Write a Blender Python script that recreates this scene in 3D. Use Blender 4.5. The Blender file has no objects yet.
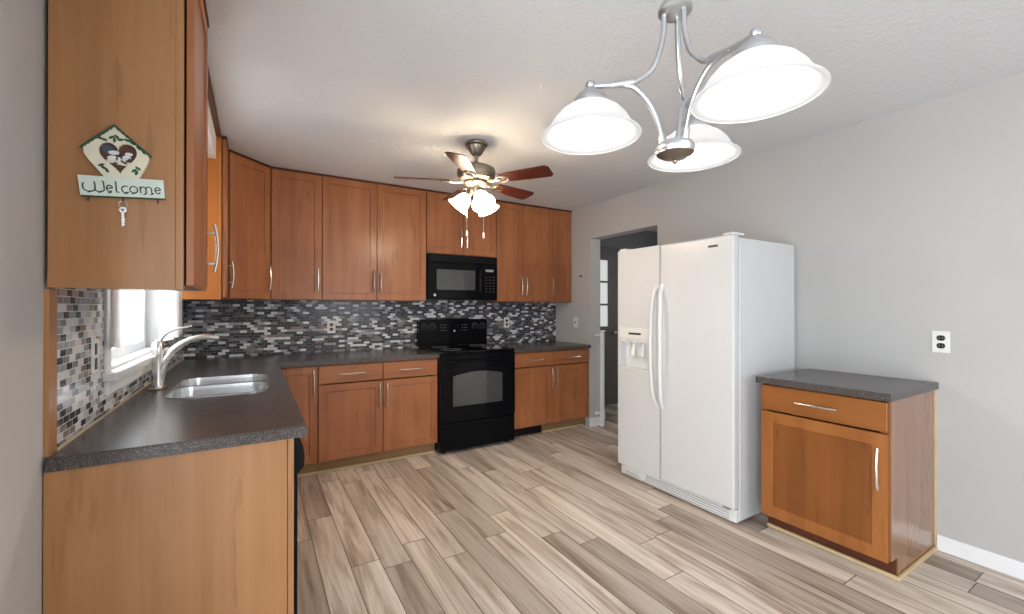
import bpy, bmesh, math, random
from mathutils import Vector, Matrix
random.seed(7)
PI = math.pi
sc = bpy.context.scene
COL = sc.collection

# ------------------------------------------------------------------ camera, light, exposure
CAM_H, YAW, PITCH = 1.3198, 31.0084, 0.1448
cd = bpy.data.cameras.new('camera'); cam = bpy.data.objects.new('camera', cd); COL.objects.link(cam)
cd.sensor_width = 36; cd.sensor_fit = 'HORIZONTAL'; cd.lens = 429.32 / 1024 * 36
cd.clip_start = 0.05
cam.location = (0, 0, CAM_H)
cam.rotation_euler = (math.radians(90 + PITCH), 0, math.radians(-YAW))
sc.camera = cam

sc.view_settings.view_transform = 'Standard'
sc.view_settings.look = 'None'
sc.view_settings.gamma = 1
sc.view_settings.use_curve_mapping = False
sc.view_settings.exposure = 0.24

w = bpy.data.worlds.new('sky'); sc.world = w; w.use_nodes = True
wb = w.node_tree.nodes['Background']
wb.inputs[0].default_value = (0.86, 0.93, 1.0, 1); wb.inputs[1].default_value = 1.8

def area(name, loc, rot, sx, sy, watts, col):
    l = bpy.data.lights.new(name, 'AREA'); l.shape = 'RECTANGLE'; l.size = sx; l.size_y = sy
    l.energy = watts; l.color = col
    o = bpy.data.objects.new(name, l); COL.objects.link(o); o.location = loc; o.rotation_euler = rot
    return o
# daylight through the patio door to the left of the viewer, the window behind, and the window over the sink
area('patio_daylight', (-0.80, -0.65, 1.08), (0, math.radians(-90), 0), 2.0, 2.5, 112, (0.85, 0.93, 1.0))
area('front_daylight', (2.0, -2.95, 1.5), (math.radians(90), 0, 0), 1.7, 1.2, 32, (0.92, 0.96, 1.0))
area('sink_window_daylight', (-0.72, 2.77, 1.62), (0, math.radians(-90), 0), 1.0, 1.05, 16, (0.88, 0.94, 1.0))
area('hall_fill', (5.6, 2.2, 1.6), (0, math.radians(90), 0), 1.2, 1.2, 14, (0.95, 0.95, 1.0))  # added fill lamp inside the hall, brightens its dark walls and door

BULB_CHANDELIER = 26.0
BULB_FAN = 420.0

# ------------------------------------------------------------------ room dimensions
XL, XR, YB, YF, ZC = -0.49, 3.208, 4.291, -2.7, 2.465
CT, CB = 0.914, 0.876            # counter top, counter underside

# ------------------------------------------------------------------ node helpers
class NT:
    def __init__(s, name):
        s.m = bpy.data.materials.new(name); s.m.use_nodes = True
        s.t = s.m.node_tree; s.b = s.t.nodes['Principled BSDF']; s.out = s.t.nodes['Material Output']
    def node(s, typ, **kw):
        n = s.t.nodes.new(typ)
        for k, v in kw.items(): setattr(n, k, v)
        return n
    def put(s, sock, v):
        if v is None: return
        if isinstance(v, bpy.types.NodeSocket): s.t.links.new(v, sock)
        else: sock.default_value = v
    def math(s, op, a, b=None, c=None):
        n = s.node('ShaderNodeMath', operation=op); s.put(n.inputs[0], a); s.put(n.inputs[1], b); s.put(n.inputs[2], c)
        return n.outputs[0]
    def coords(s):
        return s.node('ShaderNodeTexCoord').outputs['Object']
    def mapping(s, vec, scale=(1, 1, 1), loc=(0, 0, 0)):
        n = s.node('ShaderNodeMapping'); s.put(n.inputs['Vector'], vec); n.inputs['Scale'].default_value = scale
        n.inputs['Location'].default_value = loc
        return n.outputs[0]
    def noise(s, vec, scale, detail=4, rough=0.5, dist=0.0):
        n = s.node('ShaderNodeTexNoise'); s.put(n.inputs['Vector'], vec); n.inputs['Scale'].default_value = scale
        n.inputs['Detail'].default_value = detail; n.inputs['Roughness'].default_value = rough
        n.inputs['Distortion'].default_value = dist
        return n.outputs[0]
    def ramp(s, fac, stops, interp='LINEAR'):
        n = s.node('ShaderNodeValToRGB'); n.color_ramp.interpolation = interp
        e = n.color_ramp.elements
        while len(e) < len(stops): e.new(0.5)
        for el, (p, c) in zip(e, stops): el.position = p; el.color = (*c, 1)
        s.put(n.inputs[0], fac); return n.outputs[0]
    def mix(s, fac, a, b, mode='MIX'):
        n = s.node('ShaderNodeMix', data_type='RGBA', blend_type=mode)
        s.put(n.inputs['Factor'], fac)
        for i, v in ((6, a), (7, b)):
            if isinstance(v, tuple) and len(v) == 3: v = (*v, 1)
            s.put(n.inputs[i], v)
        return n.outputs[2]
    def xyz(s, vec):
        n = s.node('ShaderNodeSeparateXYZ'); s.put(n.inputs[0], vec); return n.outputs
    def comb(s, x, y, z):
        n = s.node('ShaderNodeCombineXYZ'); s.put(n.inputs[0], x); s.put(n.inputs[1], y); s.put(n.inputs[2], z); return n.outputs[0]
    def white(s, vec):
        n = s.node('ShaderNodeTexWhiteNoise', noise_dimensions='3D'); s.put(n.inputs['Vector'], vec); return n.outputs
    def bump(s, h, strength=0.3, dist=0.01):
        n = s.node('ShaderNodeBump'); s.put(n.inputs['Height'], h); n.inputs['Strength'].default_value = strength
        n.inputs['Distance'].default_value = dist
        s.t.links.new(n.outputs[0], s.b.inputs['Normal'])
    def base(s, c, rough=0.5, metal=0.0, spec=0.5, coat=0.0, coat_rough=0.1):
        if isinstance(c, tuple) and len(c) == 3: c = (*c, 1)
        s.put(s.b.inputs['Base Color'], c); s.put(s.b.inputs['Roughness'], rough)
        s.put(s.b.inputs['Metallic'], metal); s.put(s.b.inputs['Specular IOR Level'], spec)
        s.put(s.b.inputs['Coat Weight'], coat); s.put(s.b.inputs['Coat Roughness'], coat_rough)
        return s.m

def srgb(r, g, b):
    f = lambda v: (v / 255 / 12.92) if v <= 10.31 else ((v / 255 + 0.055) / 1.055) ** 2.4
    return (f(r), f(g), f(b))

def m_plain(name, c, rough=0.5, metal=0.0, var=0.04, coat=0.0, spec=0.5):
    n = NT(name)
    f = n.noise(n.coords(), 9.0, 3)
    d = tuple(x * (1 - var) for x in c); l = tuple(min(1, x * (1 + var)) for x in c)
    return n.base(n.ramp(f, [(0.3, d), (0.7, l)]), rough, metal, spec, coat)

def m_wood(name, dark, mid, light, axis='z', rough=0.40, coat=0.30, fleck=True):
    n = NT(name); c = n.coords()
    sc_ = {'z': (9, 9, 0.7), 'y': (9, 0.7, 9), 'x': (0.7, 9, 9)}[axis]
    fine = {'z': (70, 70, 2.2), 'y': (70, 2.2, 70), 'x': (2.2, 70, 70)}[axis]
    a = n.noise(n.mapping(c, sc_), 1.0, 5, 0.55, 0.6)
    b = n.noise(n.mapping(c, fine), 1.0, 3, 0.5)
    big = n.noise(c, 3.5, 2)
    f = n.math('ADD', n.math('MULTIPLY', a, 0.62), n.math('ADD', n.math('MULTIPLY', b, 0.18), n.math('MULTIPLY', big, 0.2)))
    col = n.ramp(f, [(0.3, dark), (0.5, mid), (0.72, light)])
    fl = n.noise(n.mapping(c, {'z': (26, 26, 3.2), 'y': (26, 3.2, 26), 'x': (3.2, 26, 26)}[axis], (3.1, 1.7, 0.4)), 1.0, 2, 0.4)
    if fleck: col = n.mix(n.ramp(fl, [(0.64, (0, 0, 0)), (0.70, (0.32, 0.32, 0.32))]), col, tuple(x * 0.62 for x in dark))
    if fleck: n.bump(b, 0.03, 0.002)
    return n.base(col, rough, 0, 0.35, coat, 0.24)

M = {}
M['wood'] = m_wood('cinnamon_maple', srgb(128, 76, 44), srgb(158, 98, 59), srgb(177, 114, 70))
M['wood_h'] = m_wood('cinnamon_maple_across', srgb(128, 76, 44), srgb(158, 98, 59), srgb(177, 114, 70), 'x')
M['wood_y'] = m_wood('cinnamon_maple_along', srgb(128, 76, 44), srgb(158, 98, 59), srgb(177, 114, 70), 'y')
M['wood_honey'] = m_wood('honey_maple', srgb(112, 64, 26), srgb(130, 75, 31), srgb(142, 86, 38))
M['wood_honey_y'] = m_wood('honey_maple_along', srgb(126, 75, 33), srgb(144, 87, 39), srgb(156, 98, 48), 'y')
M['honey_frame'] = m_wood('honey_door_frame', srgb(134, 80, 36), srgb(154, 94, 44), srgb(166, 106, 54))
M['window_lit_side'] = m_wood('maple_side_window_light', srgb(178, 104, 40), srgb(198, 120, 50), srgb(210, 132, 62), fleck=False)  # cabinet wood with the window's light put into a brighter orange
M['wood_panel'] = m_wood('veneer_panel', srgb(150, 104, 64), srgb(168, 120, 78), srgb(182, 134, 90))
M['wood_side'] = m_wood('glossy_side_veneer', srgb(128, 88, 62), srgb(146, 102, 74), srgb(160, 116, 86), rough=0.22, coat=0.6, fleck=False)
M['wood_dark'] = m_wood('dark_trim_wood', srgb(72, 34, 18), srgb(88, 44, 24), srgb(100, 52, 30))
M['toe_tan'] = m_wood('tan_toe_board', srgb(128, 96, 62), srgb(148, 114, 76), srgb(160, 126, 88), 'x', 0.6, 0, False)
M['raw_pine'] = m_wood('raw_pine_moulding', srgb(196, 170, 126), srgb(208, 184, 142), srgb(218, 196, 156), 'x', 0.6, 0, False)
M['inside'] = m_plain('cabinet_inside', srgb(60, 36, 22), 0.8)
M['nickel'] = m_plain('brushed_nickel', (0.72, 0.70, 0.66), 0.26, 1.0)
M['steel'] = m_plain('stainless_steel', (0.66, 0.67, 0.68), 0.25, 1.0)
M['chand_metal'] = m_plain('satin_nickel', (0.56, 0.57, 0.58), 0.33, 1.0)
M['pewter'] = m_plain('antique_pewter', (0.26, 0.22, 0.18), 0.32, 0.9, 0.2)
M['white_app'] = m_plain('white_enamel', srgb(216, 216, 216), 0.32, 0, 0.01, 0.3)
M['white_seam'] = m_plain('grey_gasket', srgb(150, 150, 150), 0.6)
M['white_plastic'] = m_plain('white_plastic', srgb(228, 227, 224), 0.4, 0, 0.01)
M['white_paint'] = m_plain('white_gloss_paint', srgb(236, 236, 236), 0.4, 0, 0.015)
M['black'] = m_plain('black_enamel', (0.004, 0.0045, 0.006), 0.10, 0, 0.1, 0.0, 0.14)
M['black_matte'] = m_plain('black_plastic', (0.006, 0.006, 0.007), 0.45, 0, 0.1, 0.0, 0.25)
M['black_glass'] = m_plain('black_glass', (0.004, 0.0045, 0.006), 0.04, 0, 0.1, 0.0, 0.25)
M['oven_glass'] = m_plain('grey_oven_glass', (0.06, 0.063, 0.063), 0.05, 0, 0.05, 0.5, 0.5)
M['mark_grey'] = m_plain('pale_print', srgb(150, 150, 152), 0.5)
M['mark_white'] = m_plain('white_print', srgb(225, 225, 228), 0.4)
M['dark_print'] = m_plain('dark_badge', srgb(52, 50, 50), 0.4)
M['receptacle'] = m_plain('black_receptacle', (0.012, 0.012, 0.012), 0.35)
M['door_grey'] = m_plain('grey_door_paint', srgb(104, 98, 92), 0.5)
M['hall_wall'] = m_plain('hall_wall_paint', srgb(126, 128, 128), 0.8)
M['soffit'] = m_plain('white_soffit_paint', srgb(244, 238, 232), 0.7)
M['cream'] = m_plain('cream_painted_wood', srgb(226, 222, 200), 0.6, 0, 0.06)
M['pale_board'] = m_plain('pale_whitewashed_board', srgb(214, 226, 216), 0.65, 0, 0.08)
M['green_dark'] = m_plain('dark_green_paint', srgb(38, 84, 62), 0.6, 0, 0.25)
M['ink'] = m_plain('dark_lettering_paint', srgb(54, 64, 54), 0.6, 0, 0.1)
M['heart_brown'] = m_plain('brown_heart_backing', srgb(84, 52, 36), 0.6, 0, 0.2)
M['heart_blue'] = m_plain('slate_blue_paint', srgb(60, 74, 92), 0.6, 0, 0.2)
M['blade'] = m_wood('cherry_fan_blade', srgb(62, 24, 16), srgb(78, 31, 20), srgb(92, 38, 25), 'x', 0.3, 0.3)
M['caulk'] = m_plain('beige_caulk', srgb(200, 184, 160), 0.6)

n = NT('greige_wall_paint'); c = n.coords()
n.bump(n.noise(c, 160, 3), 0.08, 0.002)
M['wall'] = n.base(n.ramp(n.noise(c, 1.3, 2), [(0.3, srgb(184, 181, 178)), (0.7, srgb(190, 187, 184))]), 0.75, 0, 0.3)

n = NT('stomped_ceiling'); c = n.coords()
v = n.noise(c, 48, 5, 0.6, 0.5)
n.bump(n.ramp(v, [(0.42, (0, 0, 0)), (0.62, (1, 1, 1))]), 0.32, 0.007)
M['ceiling'] = n.base(srgb(219, 219, 221), 0.85, 0, 0.2)

# laminate planks running along Y
n = NT('greige_plank_floor'); c = n.coords(); X, Y, Z = n.xyz(c)
PW, PL = 0.142, 1.22
r = n.math('DIVIDE', X, PW); row = n.math('FLOOR', r); fx = n.math('FRACT', r)
off = n.white(n.comb(row, 3.3, 1.7))[0]
yy = n.math('ADD', n.math('DIVIDE', Y, PL), off); pid = n.math('FLOOR', yy); fy = n.math('FRACT', yy)
rnd = n.white(n.comb(row, pid, 9.1))
tone = rnd[0]
sh = n.math('MULTIPLY', tone, 37.0)
g1 = n.noise(n.comb(n.math('ADD', n.math('MULTIPLY', X, 11.0), sh), n.math('ADD', n.math('MULTIPLY', Y, 0.9), sh), sh), 1.0, 4, 0.6, 0.7)
g2 = n.noise(n.comb(n.math('ADD', n.math('MULTIPLY', X, 75.0), sh), n.math('MULTIPLY', Y, 2.4), sh), 1.0, 4, 0.6, 0.3)
col = n.ramp(g1, [(0.28, srgb(118, 94, 76)), (0.41, srgb(172, 152, 135)), (0.52, srgb(216, 205, 192)), (0.78, srgb(238, 231, 222))])
col = n.mix(0.35, col, n.ramp(g2, [(0.3, srgb(130, 112, 96)), (0.65, srgb(226, 216, 204))]))
col = n.mix(1.0, col, n.ramp(tone, [(0.0, (0.66, 0.62, 0.58)), (0.45, (0.97, 0.95, 0.93)), (1.0, (1.20, 1.20, 1.20))]), 'MULTIPLY')
ex = n.math('MINIMUM', fx, n.math('SUBTRACT', 1.0, fx)); ey = n.math('MINIMUM', fy, n.math('SUBTRACT', 1.0, fy))
gap = n.math('MAXIMUM', n.math('LESS_THAN', ex, 0.016), n.math('LESS_THAN', ey, 0.0020))
col = n.mix(n.math('MULTIPLY', gap, 0.85), col, srgb(70, 54, 44))
n.bump(n.math('SUBTRACT', n.math('MULTIPLY', g2, 0.15), gap), 0.25, 0.002)
M['floor'] = n.base(col, 0.42, 0, 0.4)

# speckled dark laminate counter
n = NT('speckled_dark_laminate'); c = n.coords()
sp = n.noise(c, 330, 2, 0.6); bl = n.noise(c, 9, 3)
col = n.ramp(sp, [(0.32, srgb(38, 35, 34)), (0.5, srgb(78, 72, 70)), (0.60, srgb(92, 86, 84)), (0.68, srgb(150, 144, 140))])
col = n.mix(0.25, col, n.ramp(bl, [(0.35, srgb(70, 60, 56)), (0.65, srgb(88, 84, 84))]))
M['counter'] = n.base(col, 0.25, 0, 0.38, 0.04)

def m_mosaic(name, across, stops, tw=0.0505, th=0.0222, seed=0.0, grout=srgb(136, 134, 134)):
    n = NT(name); c = n.coords(); X, Y, Z = n.xyz(c)
    U = X if across == 'x' else Y
    rz = n.math('DIVIDE', Z, th); row = n.math('FLOOR', rz); fz = n.math('FRACT', rz)
    stag = n.math('MULTIPLY', n.math('MODULO', row, 2.0), 0.5)
    ru = n.math('ADD', n.math('DIVIDE', U, tw), stag); cu = n.math('FLOOR', ru); fu = n.math('FRACT', ru)
    rn = n.white(n.comb(cu, row, 5.5 + seed))
    col = n.ramp(rn[0], stops, 'CONSTANT')
    vein = n.noise(n.mapping(c, (60, 60, 60)), 1.0, 3)
    col = n.mix(0.18, col, n.ramp(vein, [(0.35, (0.04, 0.04, 0.05)), (0.7, (0.6, 0.6, 0.62))]))
    eu = n.math('MULTIPLY', n.math('MINIMUM', fu, n.math('SUBTRACT', 1.0, fu)), tw)
    ez = n.math('MULTIPLY', n.math('MINIMUM', fz, n.math('SUBTRACT', 1.0, fz)), th)
    g = n.math('LESS_THAN', n.math('MINIMUM', eu, ez), 0.0011)
    col = n.mix(g, col, grout)
    rough = n.math('ADD', 0.16, n.math('MULTIPLY', g, 0.6))
    n.bump(n.math('SUBTRACT', n.math('MULTIPLY', n.white(n.comb(row, cu, 2.0))[0], 0.2), g), 0.4, 0.002)
    return n.base(col, rough, 0, 0.25)
M['mosaic_back'] = m_mosaic('glass_mosaic_back', 'x', [(0.0, srgb(10, 11, 15)), (0.34, srgb(36, 38, 50)), (0.46, srgb(88, 82, 82)), (0.56, srgb(120, 122, 134)),
                         (0.68, srgb(170, 172, 180)), (0.78, srgb(240, 242, 246)), (0.95, srgb(136, 114, 102))])
M['mosaic_left'] = m_mosaic('glass_mosaic_left', 'y', [(0.0, srgb(30, 32, 40)), (0.18, srgb(58, 60, 72)), (0.28, srgb(140, 132, 126)), (0.40, srgb(168, 170, 176)),
                         (0.56, srgb(206, 208, 212)), (0.74, srgb(240, 241, 244)), (0.93, srgb(150, 128, 112))], 0.0505, 0.0222, 4.0, srgb(222, 221, 220))

def m_emit(name, c, strength):
    n = NT(name); n.base((0.8, 0.8, 0.8), 0.5)
    n.put(n.b.inputs['Emission Color'], (*c, 1)); n.put(n.b.inputs['Emission Strength'], strength)
    return n.m
M['bulb_cool'] = m_emit('frosted_bulb_neutral', (1.0, 0.955, 0.90), BULB_CHANDELIER)
M['bulb_warm'] = m_emit('frosted_bulb_warm', (1.0, 0.84, 0.64), BULB_FAN)

def m_shade(name, c, tl, em):
    n = NT(name)
    d = n.node('ShaderNodeBsdfDiffuse'); d.inputs[0].default_value = (*c, 1)
    tr = n.node('ShaderNodeBsdfTranslucent'); tr.inputs[0].default_value = (*c, 1)
    gl = n.node('ShaderNodeBsdfGlossy'); gl.inputs[1].default_value = 0.15
    m1 = n.node('ShaderNodeMixShader'); n.put(m1.inputs[0], n.math('ADD', tl, n.math('MULTIPLY', n.noise(n.coords(), 14, 3), 0.12)))
    n.t.links.new(d.outputs[0], m1.inputs[1]); n.t.links.new(tr.outputs[0], m1.inputs[2])
    m2 = n.node('ShaderNodeMixShader'); m2.inputs[0].default_value = 0.05
    n.t.links.new(m1.outputs[0], m2.inputs[1]); n.t.links.new(gl.outputs[0], m2.inputs[2])
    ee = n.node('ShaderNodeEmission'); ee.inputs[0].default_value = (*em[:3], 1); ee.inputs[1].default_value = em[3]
    ad = n.node('ShaderNodeAddShader'); n.t.links.new(m2.outputs[0], ad.inputs[0]); n.t.links.new(ee.outputs[0], ad.inputs[1])
    n.t.links.new(ad.outputs[0], n.out.inputs[0])
    return n.m
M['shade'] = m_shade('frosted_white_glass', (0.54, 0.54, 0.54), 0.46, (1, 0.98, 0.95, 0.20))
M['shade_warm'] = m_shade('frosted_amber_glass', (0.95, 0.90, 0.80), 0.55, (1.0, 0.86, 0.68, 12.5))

n = NT('window_glass')
g = n.node('ShaderNodeBsdfTransparent'); gl = n.node('ShaderNodeBsdfGlossy'); gl.inputs[1].default_value = 0.02
mx = n.node('ShaderNodeMixShader'); mx.inputs[0].default_value = 0.06
n.t.links.new(g.outputs[0], mx.inputs[1]); n.t.links.new(gl.outputs[0], mx.inputs[2]); n.t.links.new(mx.outputs[0], n.out.inputs[0]); M['glass'] = n.m

n = NT('sheer_curtain_cloth'); c = n.coords(); X, Y, Z = n.xyz(c)
st = n.math('MAXIMUM', n.math('MAXIMUM', n.math('LESS_THAN', n.math('ABSOLUTE', n.math('SUBTRACT', Z, 1.250)), 0.004),
     n.math('LESS_THAN', n.math('ABSOLUTE', n.math('SUBTRACT', Z, 1.268)), 0.003)), n.math('LESS_THAN', n.math('ABSOLUTE', n.math('SUBTRACT', Z, 1.286)), 0.003))
cc = n.mix(st, srgb(238, 236, 234), srgb(150, 146, 146))
d = n.node('ShaderNodeBsdfDiffuse'); n.put(d.inputs[0], cc)
tr = n.node('ShaderNodeBsdfTranslucent'); n.put(tr.inputs[0], cc)
m1 = n.node('ShaderNodeMixShader'); m1.inputs[0].default_value = 0.22
n.t.links.new(d.outputs[0], m1.inputs[1]); n.t.links.new(tr.outputs[0], m1.inputs[2]); n.t.links.new(m1.outputs[0], n.out.inputs[0])
M['curtain'] = n.m

# ------------------------------------------------------------------ mesh helpers
def box(bm, x0, y0, z0, x1, y1, z1, bev=0.0, mtx=None, seg=2):
    if x0 > x1: x0, x1 = x1, x0
    if y0 > y1: y0, y1 = y1, y0
    if z0 > z1: z0, z1 = z1, z0
    vs = [bm.verts.new(p) for p in ((x0,y0,z0),(x1,y0,z0),(x1,y1,z0),(x0,y1,z0),(x0,y0,z1),(x1,y0,z1),(x1,y1,z1),(x0,y1,z1))]
    fs = [bm.faces.new([vs[i] for i in f]) for f in ((3,2,1,0),(4,5,6,7),(0,1,5,4),(1,2,6,5),(2,3,7,6),(3,0,4,7))]
    allv = vs
    if bev > 0:
        es = list({e for f in fs for e in f.edges})
        r = bmesh.ops.bevel(bm, geom=es, offset=bev, segments=seg, affect='EDGES', profile=0.5)
        allv = list({v for f in r['faces'] for v in f.verts} | {v for v in vs if v.is_valid})
    if mtx is not None: bmesh.ops.transform(bm, matrix=mtx, verts=allv)
    return allv

def prism(bm, poly, lo, hi, plane='xy', mtx=None):
    """extrude a 2-D polygon along the axis left out of `plane`"""
    def P(a, b, h): return {'xy': (a, b, h), 'xz': (a, h, b), 'yz': (h, a, b)}[plane]
    A = [bm.verts.new(P(a, b, lo)) for a, b in poly]; B = [bm.verts.new(P(a, b, hi)) for a, b in poly]
    k = len(poly); fs = [bm.faces.new(A[::-1]), bm.faces.new(B)]
    for i in range(k): fs.append(bm.faces.new((A[i], A[(i+1) % k], B[(i+1) % k], B[i])))
    bmesh.ops.recalc_face_normals(bm, faces=fs)
    if mtx is not None: bmesh.ops.transform(bm, matrix=mtx, verts=A + B)
    return A + B

def holed(bm, outer, holes, lo, hi, plane='xy'):
    """plate with holes: outer and holes are 2-D loops"""
    def P(a, b, h): return {'xy': (a, b, h), 'xz': (a, h, b), 'yz': (h, a, b)}[plane]
    t = bmesh.new(); loops = []
    for lp in [outer] + holes:
        vs = [t.verts.new(P(a, b, lo)) for a, b in lp]
        loops += [t.edges.new((vs[i], vs[(i+1) % len(vs)])) for i in range(len(vs))]
    bmesh.ops.triangle_fill(t, use_beauty=True, use_dissolve=False, edges=loops)
    r = bmesh.ops.extrude_face_region(t, geom=list(t.faces))
    nv = [v for v in r['geom'] if isinstance(v, bmesh.types.BMVert)]
    d = Vector(P(0, 0, hi - lo)); bmesh.ops.translate(t, verts=nv, vec=d)
    bmesh.ops.recalc_face_normals(t, faces=t.faces)
    me = bpy.data.meshes.new('tmp'); t.to_mesh(me); t.free(); bm.from_mesh(me); bpy.data.meshes.remove(me)

def rrect(x0, y0, x1, y1, r, k=6):
    out = []
    for cx, cy, a in ((x1-r, y1-r, 0), (x0+r, y1-r, 90), (x0+r, y0+r, 180), (x1-r, y0+r, 270)):
        for i in range(k + 1):
            t = math.radians(a + 90 * i / k); out.append((cx + r*math.cos(t), cy + r*math.sin(t)))
    return out

def lathe(bm, prof, centre=(0, 0, 0), seg=32, mtx=None):
    cx, cy, cz = centre; rings = []; new = []
    for r, z in prof:
        if r < 1e-6:
            v = bm.verts.new((cx, cy, cz + z)); rings.append([v]); new.append(v)
        else:
            ring = [bm.verts.new((cx + r*math.cos(2*PI*i/seg), cy + r*math.sin(2*PI*i/seg), cz + z)) for i in range(seg)]
            rings.append(ring); new += ring
    fs = []
    for a, b in zip(rings, rings[1:]):
        for i in range(seg):
            j = (i + 1) % seg
            if len(a) == 1 and len(b) == 1: continue
            if len(a) == 1: fs.append(bm.faces.new((a[0], b[j], b[i])))
            elif len(b) == 1: fs.append(bm.faces.new((a[i], a[j], b[0])))
            else: fs.append(bm.faces.new((a[i], a[j], b[j], b[i])))
    bmesh.ops.recalc_face_normals(bm, faces=fs)
    if mtx is not None: bmesh.ops.transform(bm, matrix=mtx, verts=new)
    return new

def smooth_path(pts, sub=6):
    pts = [Vector(p) for p in pts]
    if len(pts) < 3: return pts
    out = []
    P = [pts[0]*2 - pts[1]] + pts + [pts[-1]*2 - pts[-2]]
    for i in range(1, len(P) - 2):
        a, b, c_, d = P[i-1], P[i], P[i+1], P[i+2]
        for k in range(sub):
            t = k / sub
            out.append(0.5*((2*b) + (c_-a)*t + (2*a-5*b+4*c_-d)*t*t + (3*b-a-3*c_+d)*t**3))
    out.append(pts[-1]); return out

def tube(bm, pts, r, seg=10, flat=None):
    """round tube through pts; r a number or one radius per point; flat=(axis vector, factor) squashes the section"""
    pts = [Vector(p) for p in pts]; k = len(pts)
    rr = [r]*k if not isinstance(r, (list, tuple)) else [r[0] + (r[-1]-r[0])*i/(k-1) for i in range(k)] if len(r) != k else list(r)
    rings = []; prev = None
    for i, p in enumerate(pts):
        t = (pts[min(i+1, k-1)] - pts[max(i-1, 0)]).normalized()
        if prev is None:
            a = Vector((0, 0, 1)) if abs(t.z) < 0.9 else Vector((1, 0, 0)); u = t.cross(a).normalized()
        else:
            u = (prev - t * prev.dot(t)).normalized()
        prev = u; v_ = t.cross(u); ring = []
        for j in range(seg):
            q = (u*math.cos(2*PI*j/seg) + v_*math.sin(2*PI*j/seg)) * rr[i]
            if flat: q = q - flat[0] * q.dot(flat[0]) * (1 - flat[1])
            ring.append(bm.verts.new(p + q))
        rings.append(ring)
    fs = []
    for a, b in zip(rings, rings[1:]):
        for j in range(seg): fs.append(bm.faces.new((a[j], a[(j+1) % seg], b[(j+1) % seg], b[j])))
    fs.append(bm.faces.new(rings[0][::-1])); fs.append(bm.faces.new(rings[-1]))
    bmesh.ops.recalc_face_normals(bm, faces=fs)
    return [v for r_ in rings for v in r_]

def ball(bm, c, r, seg=16, scale=(1, 1, 1)):
    return lathe(bm, [(r*math.sin(PI*i/8)*scale[0] if 0 < i < 8 else 0, -r*math.cos(PI*i/8)*scale[2]) for i in range(9)], c, seg)

ROOT = {}
def pieces(name, bm, mat, parent, smooth=False):
    """one object per separate piece of bm"""
    bm.verts.index_update(); seen = set(); out = []
    for v0 in list(bm.verts):
        if v0 in seen: continue
        st, isl = [v0], []
        seen.add(v0)
        while st:
            v = st.pop(); isl.append(v)
            for e in v.link_edges:
                o_ = e.other_vert(v)
                if o_ not in seen: seen.add(o_); st.append(o_)
        nb = bmesh.new(); mp = {v: nb.verts.new(v.co) for v in isl}
        for f in {f for v in isl for f in v.link_faces}: nb.faces.new([mp[v] for v in f.verts])
        out.append(obj(name, nb, mat, parent, smooth))
    bm.free(); return out
def obj(name, bm, mat, parent=None, smooth=False):
    """link bm (world coordinates) as one mesh; under a parent it is moved into the parent's own frame"""
    me = bpy.data.meshes.new(name)
    if parent is not None:
        p = parent
        while p.name not in ROOT: p = p.parent
        bmesh.ops.transform(bm, matrix=ROOT[p.name].inverted(), verts=bm.verts)
    for f in bm.faces: f.smooth = smooth
    if smooth:
        for e in bm.edges:
            if len(e.link_faces) == 2 and e.calc_face_angle(0) > math.radians(38): e.smooth = False
    bm.to_mesh(me); bm.free()
    me.materials.append(M[mat] if isinstance(mat, str) else mat)
    o = bpy.data.objects.new(name, me); COL.objects.link(o)
    if parent is not None: o.parent = parent
    return o

def thing(name, label, cat, loc=(0, 0, 0), group=None):
    o = bpy.data.objects.new(name, None); COL.objects.link(o); o.empty_display_size = 0.1
    o.location = loc; o['label'] = label; o['category'] = cat; o['kind'] = 'thing'
    if group: o['group'] = group
    ROOT[o.name] = Matrix.Translation(Vector(loc))
    return o

def tag(o, label, cat, group=None, kind='thing'):
    o['label'] = label; o['category'] = cat; o['kind'] = kind
    if group: o['group'] = group
    return o

def struct(name, bm, mat, smooth=False, label=None, cat=None):
    o = obj(name, bm, mat, None, smooth); o['kind'] = 'structure'
    if label: o['label'] = label
    if cat: o['category'] = cat
    return o

def one(fn, *a, **k):
    bm = bmesh.new(); fn(bm, *a, **k); return bm
def boxes(*bs):
    bm = bmesh.new()
    for b in bs: box(bm, *b)
    return bm

# ------------------------------------------------------------------ room shell
struct('floor', boxes((-1.6, YF - 0.3, -0.05, 6.2, 4.75, 0.0)), 'floor', label='greige wood plank floor with long brown grained boards', cat='floor')
struct('ceiling', boxes((XL - 0.15, YF - 0.15, ZC, 6.0, 4.6, ZC + 0.08)), 'ceiling', label='off-white ceiling with stomped plaster texture', cat='ceiling')

WY0, WY1, WZ0, WZ1 = 2.245, 3.30, 1.075, 2.12           # sink window opening
bm = bmesh.new()
PY0, PY1, PZ1 = -1.9, 0.6, 2.08                            # patio door opening beside the viewer
holed(bm, [(YF, 0), (PY0, 0), (PY0, PZ1), (PY1, PZ1), (PY1, 0), (YB, 0), (YB, ZC), (YF, ZC)], [[(WY0, WZ0), (WY1, WZ0), (WY1, WZ1), (WY0, WZ1)]], XL - 0.14, XL, 'yz')
struct('wall_left', bm, 'wall', label='greige wall behind the sink run with a window opening', cat='wall')
struct('wall_back', boxes((XL - 0.14, YB, 0, XR + 0.145, YB + 0.12, ZC)), 'wall', label='back wall behind the tiles, range and wall cabinets', cat='wall')
DY0, DY1, DZ = 2.718, 3.643, 2.092
bm = bmesh.new()
prism(bm, [(YF, 0), (DY0, 0), (DY0, DZ), (DY1, DZ), (DY1, 0), (YB, 0), (YB, ZC), (YF, ZC)], XR, XR + 0.145, 'yz')
struct('wall_right', bm, 'wall', label='greige wall behind the white refrigerator with an open doorway', cat='wall')
bm = bmesh.new()
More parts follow.
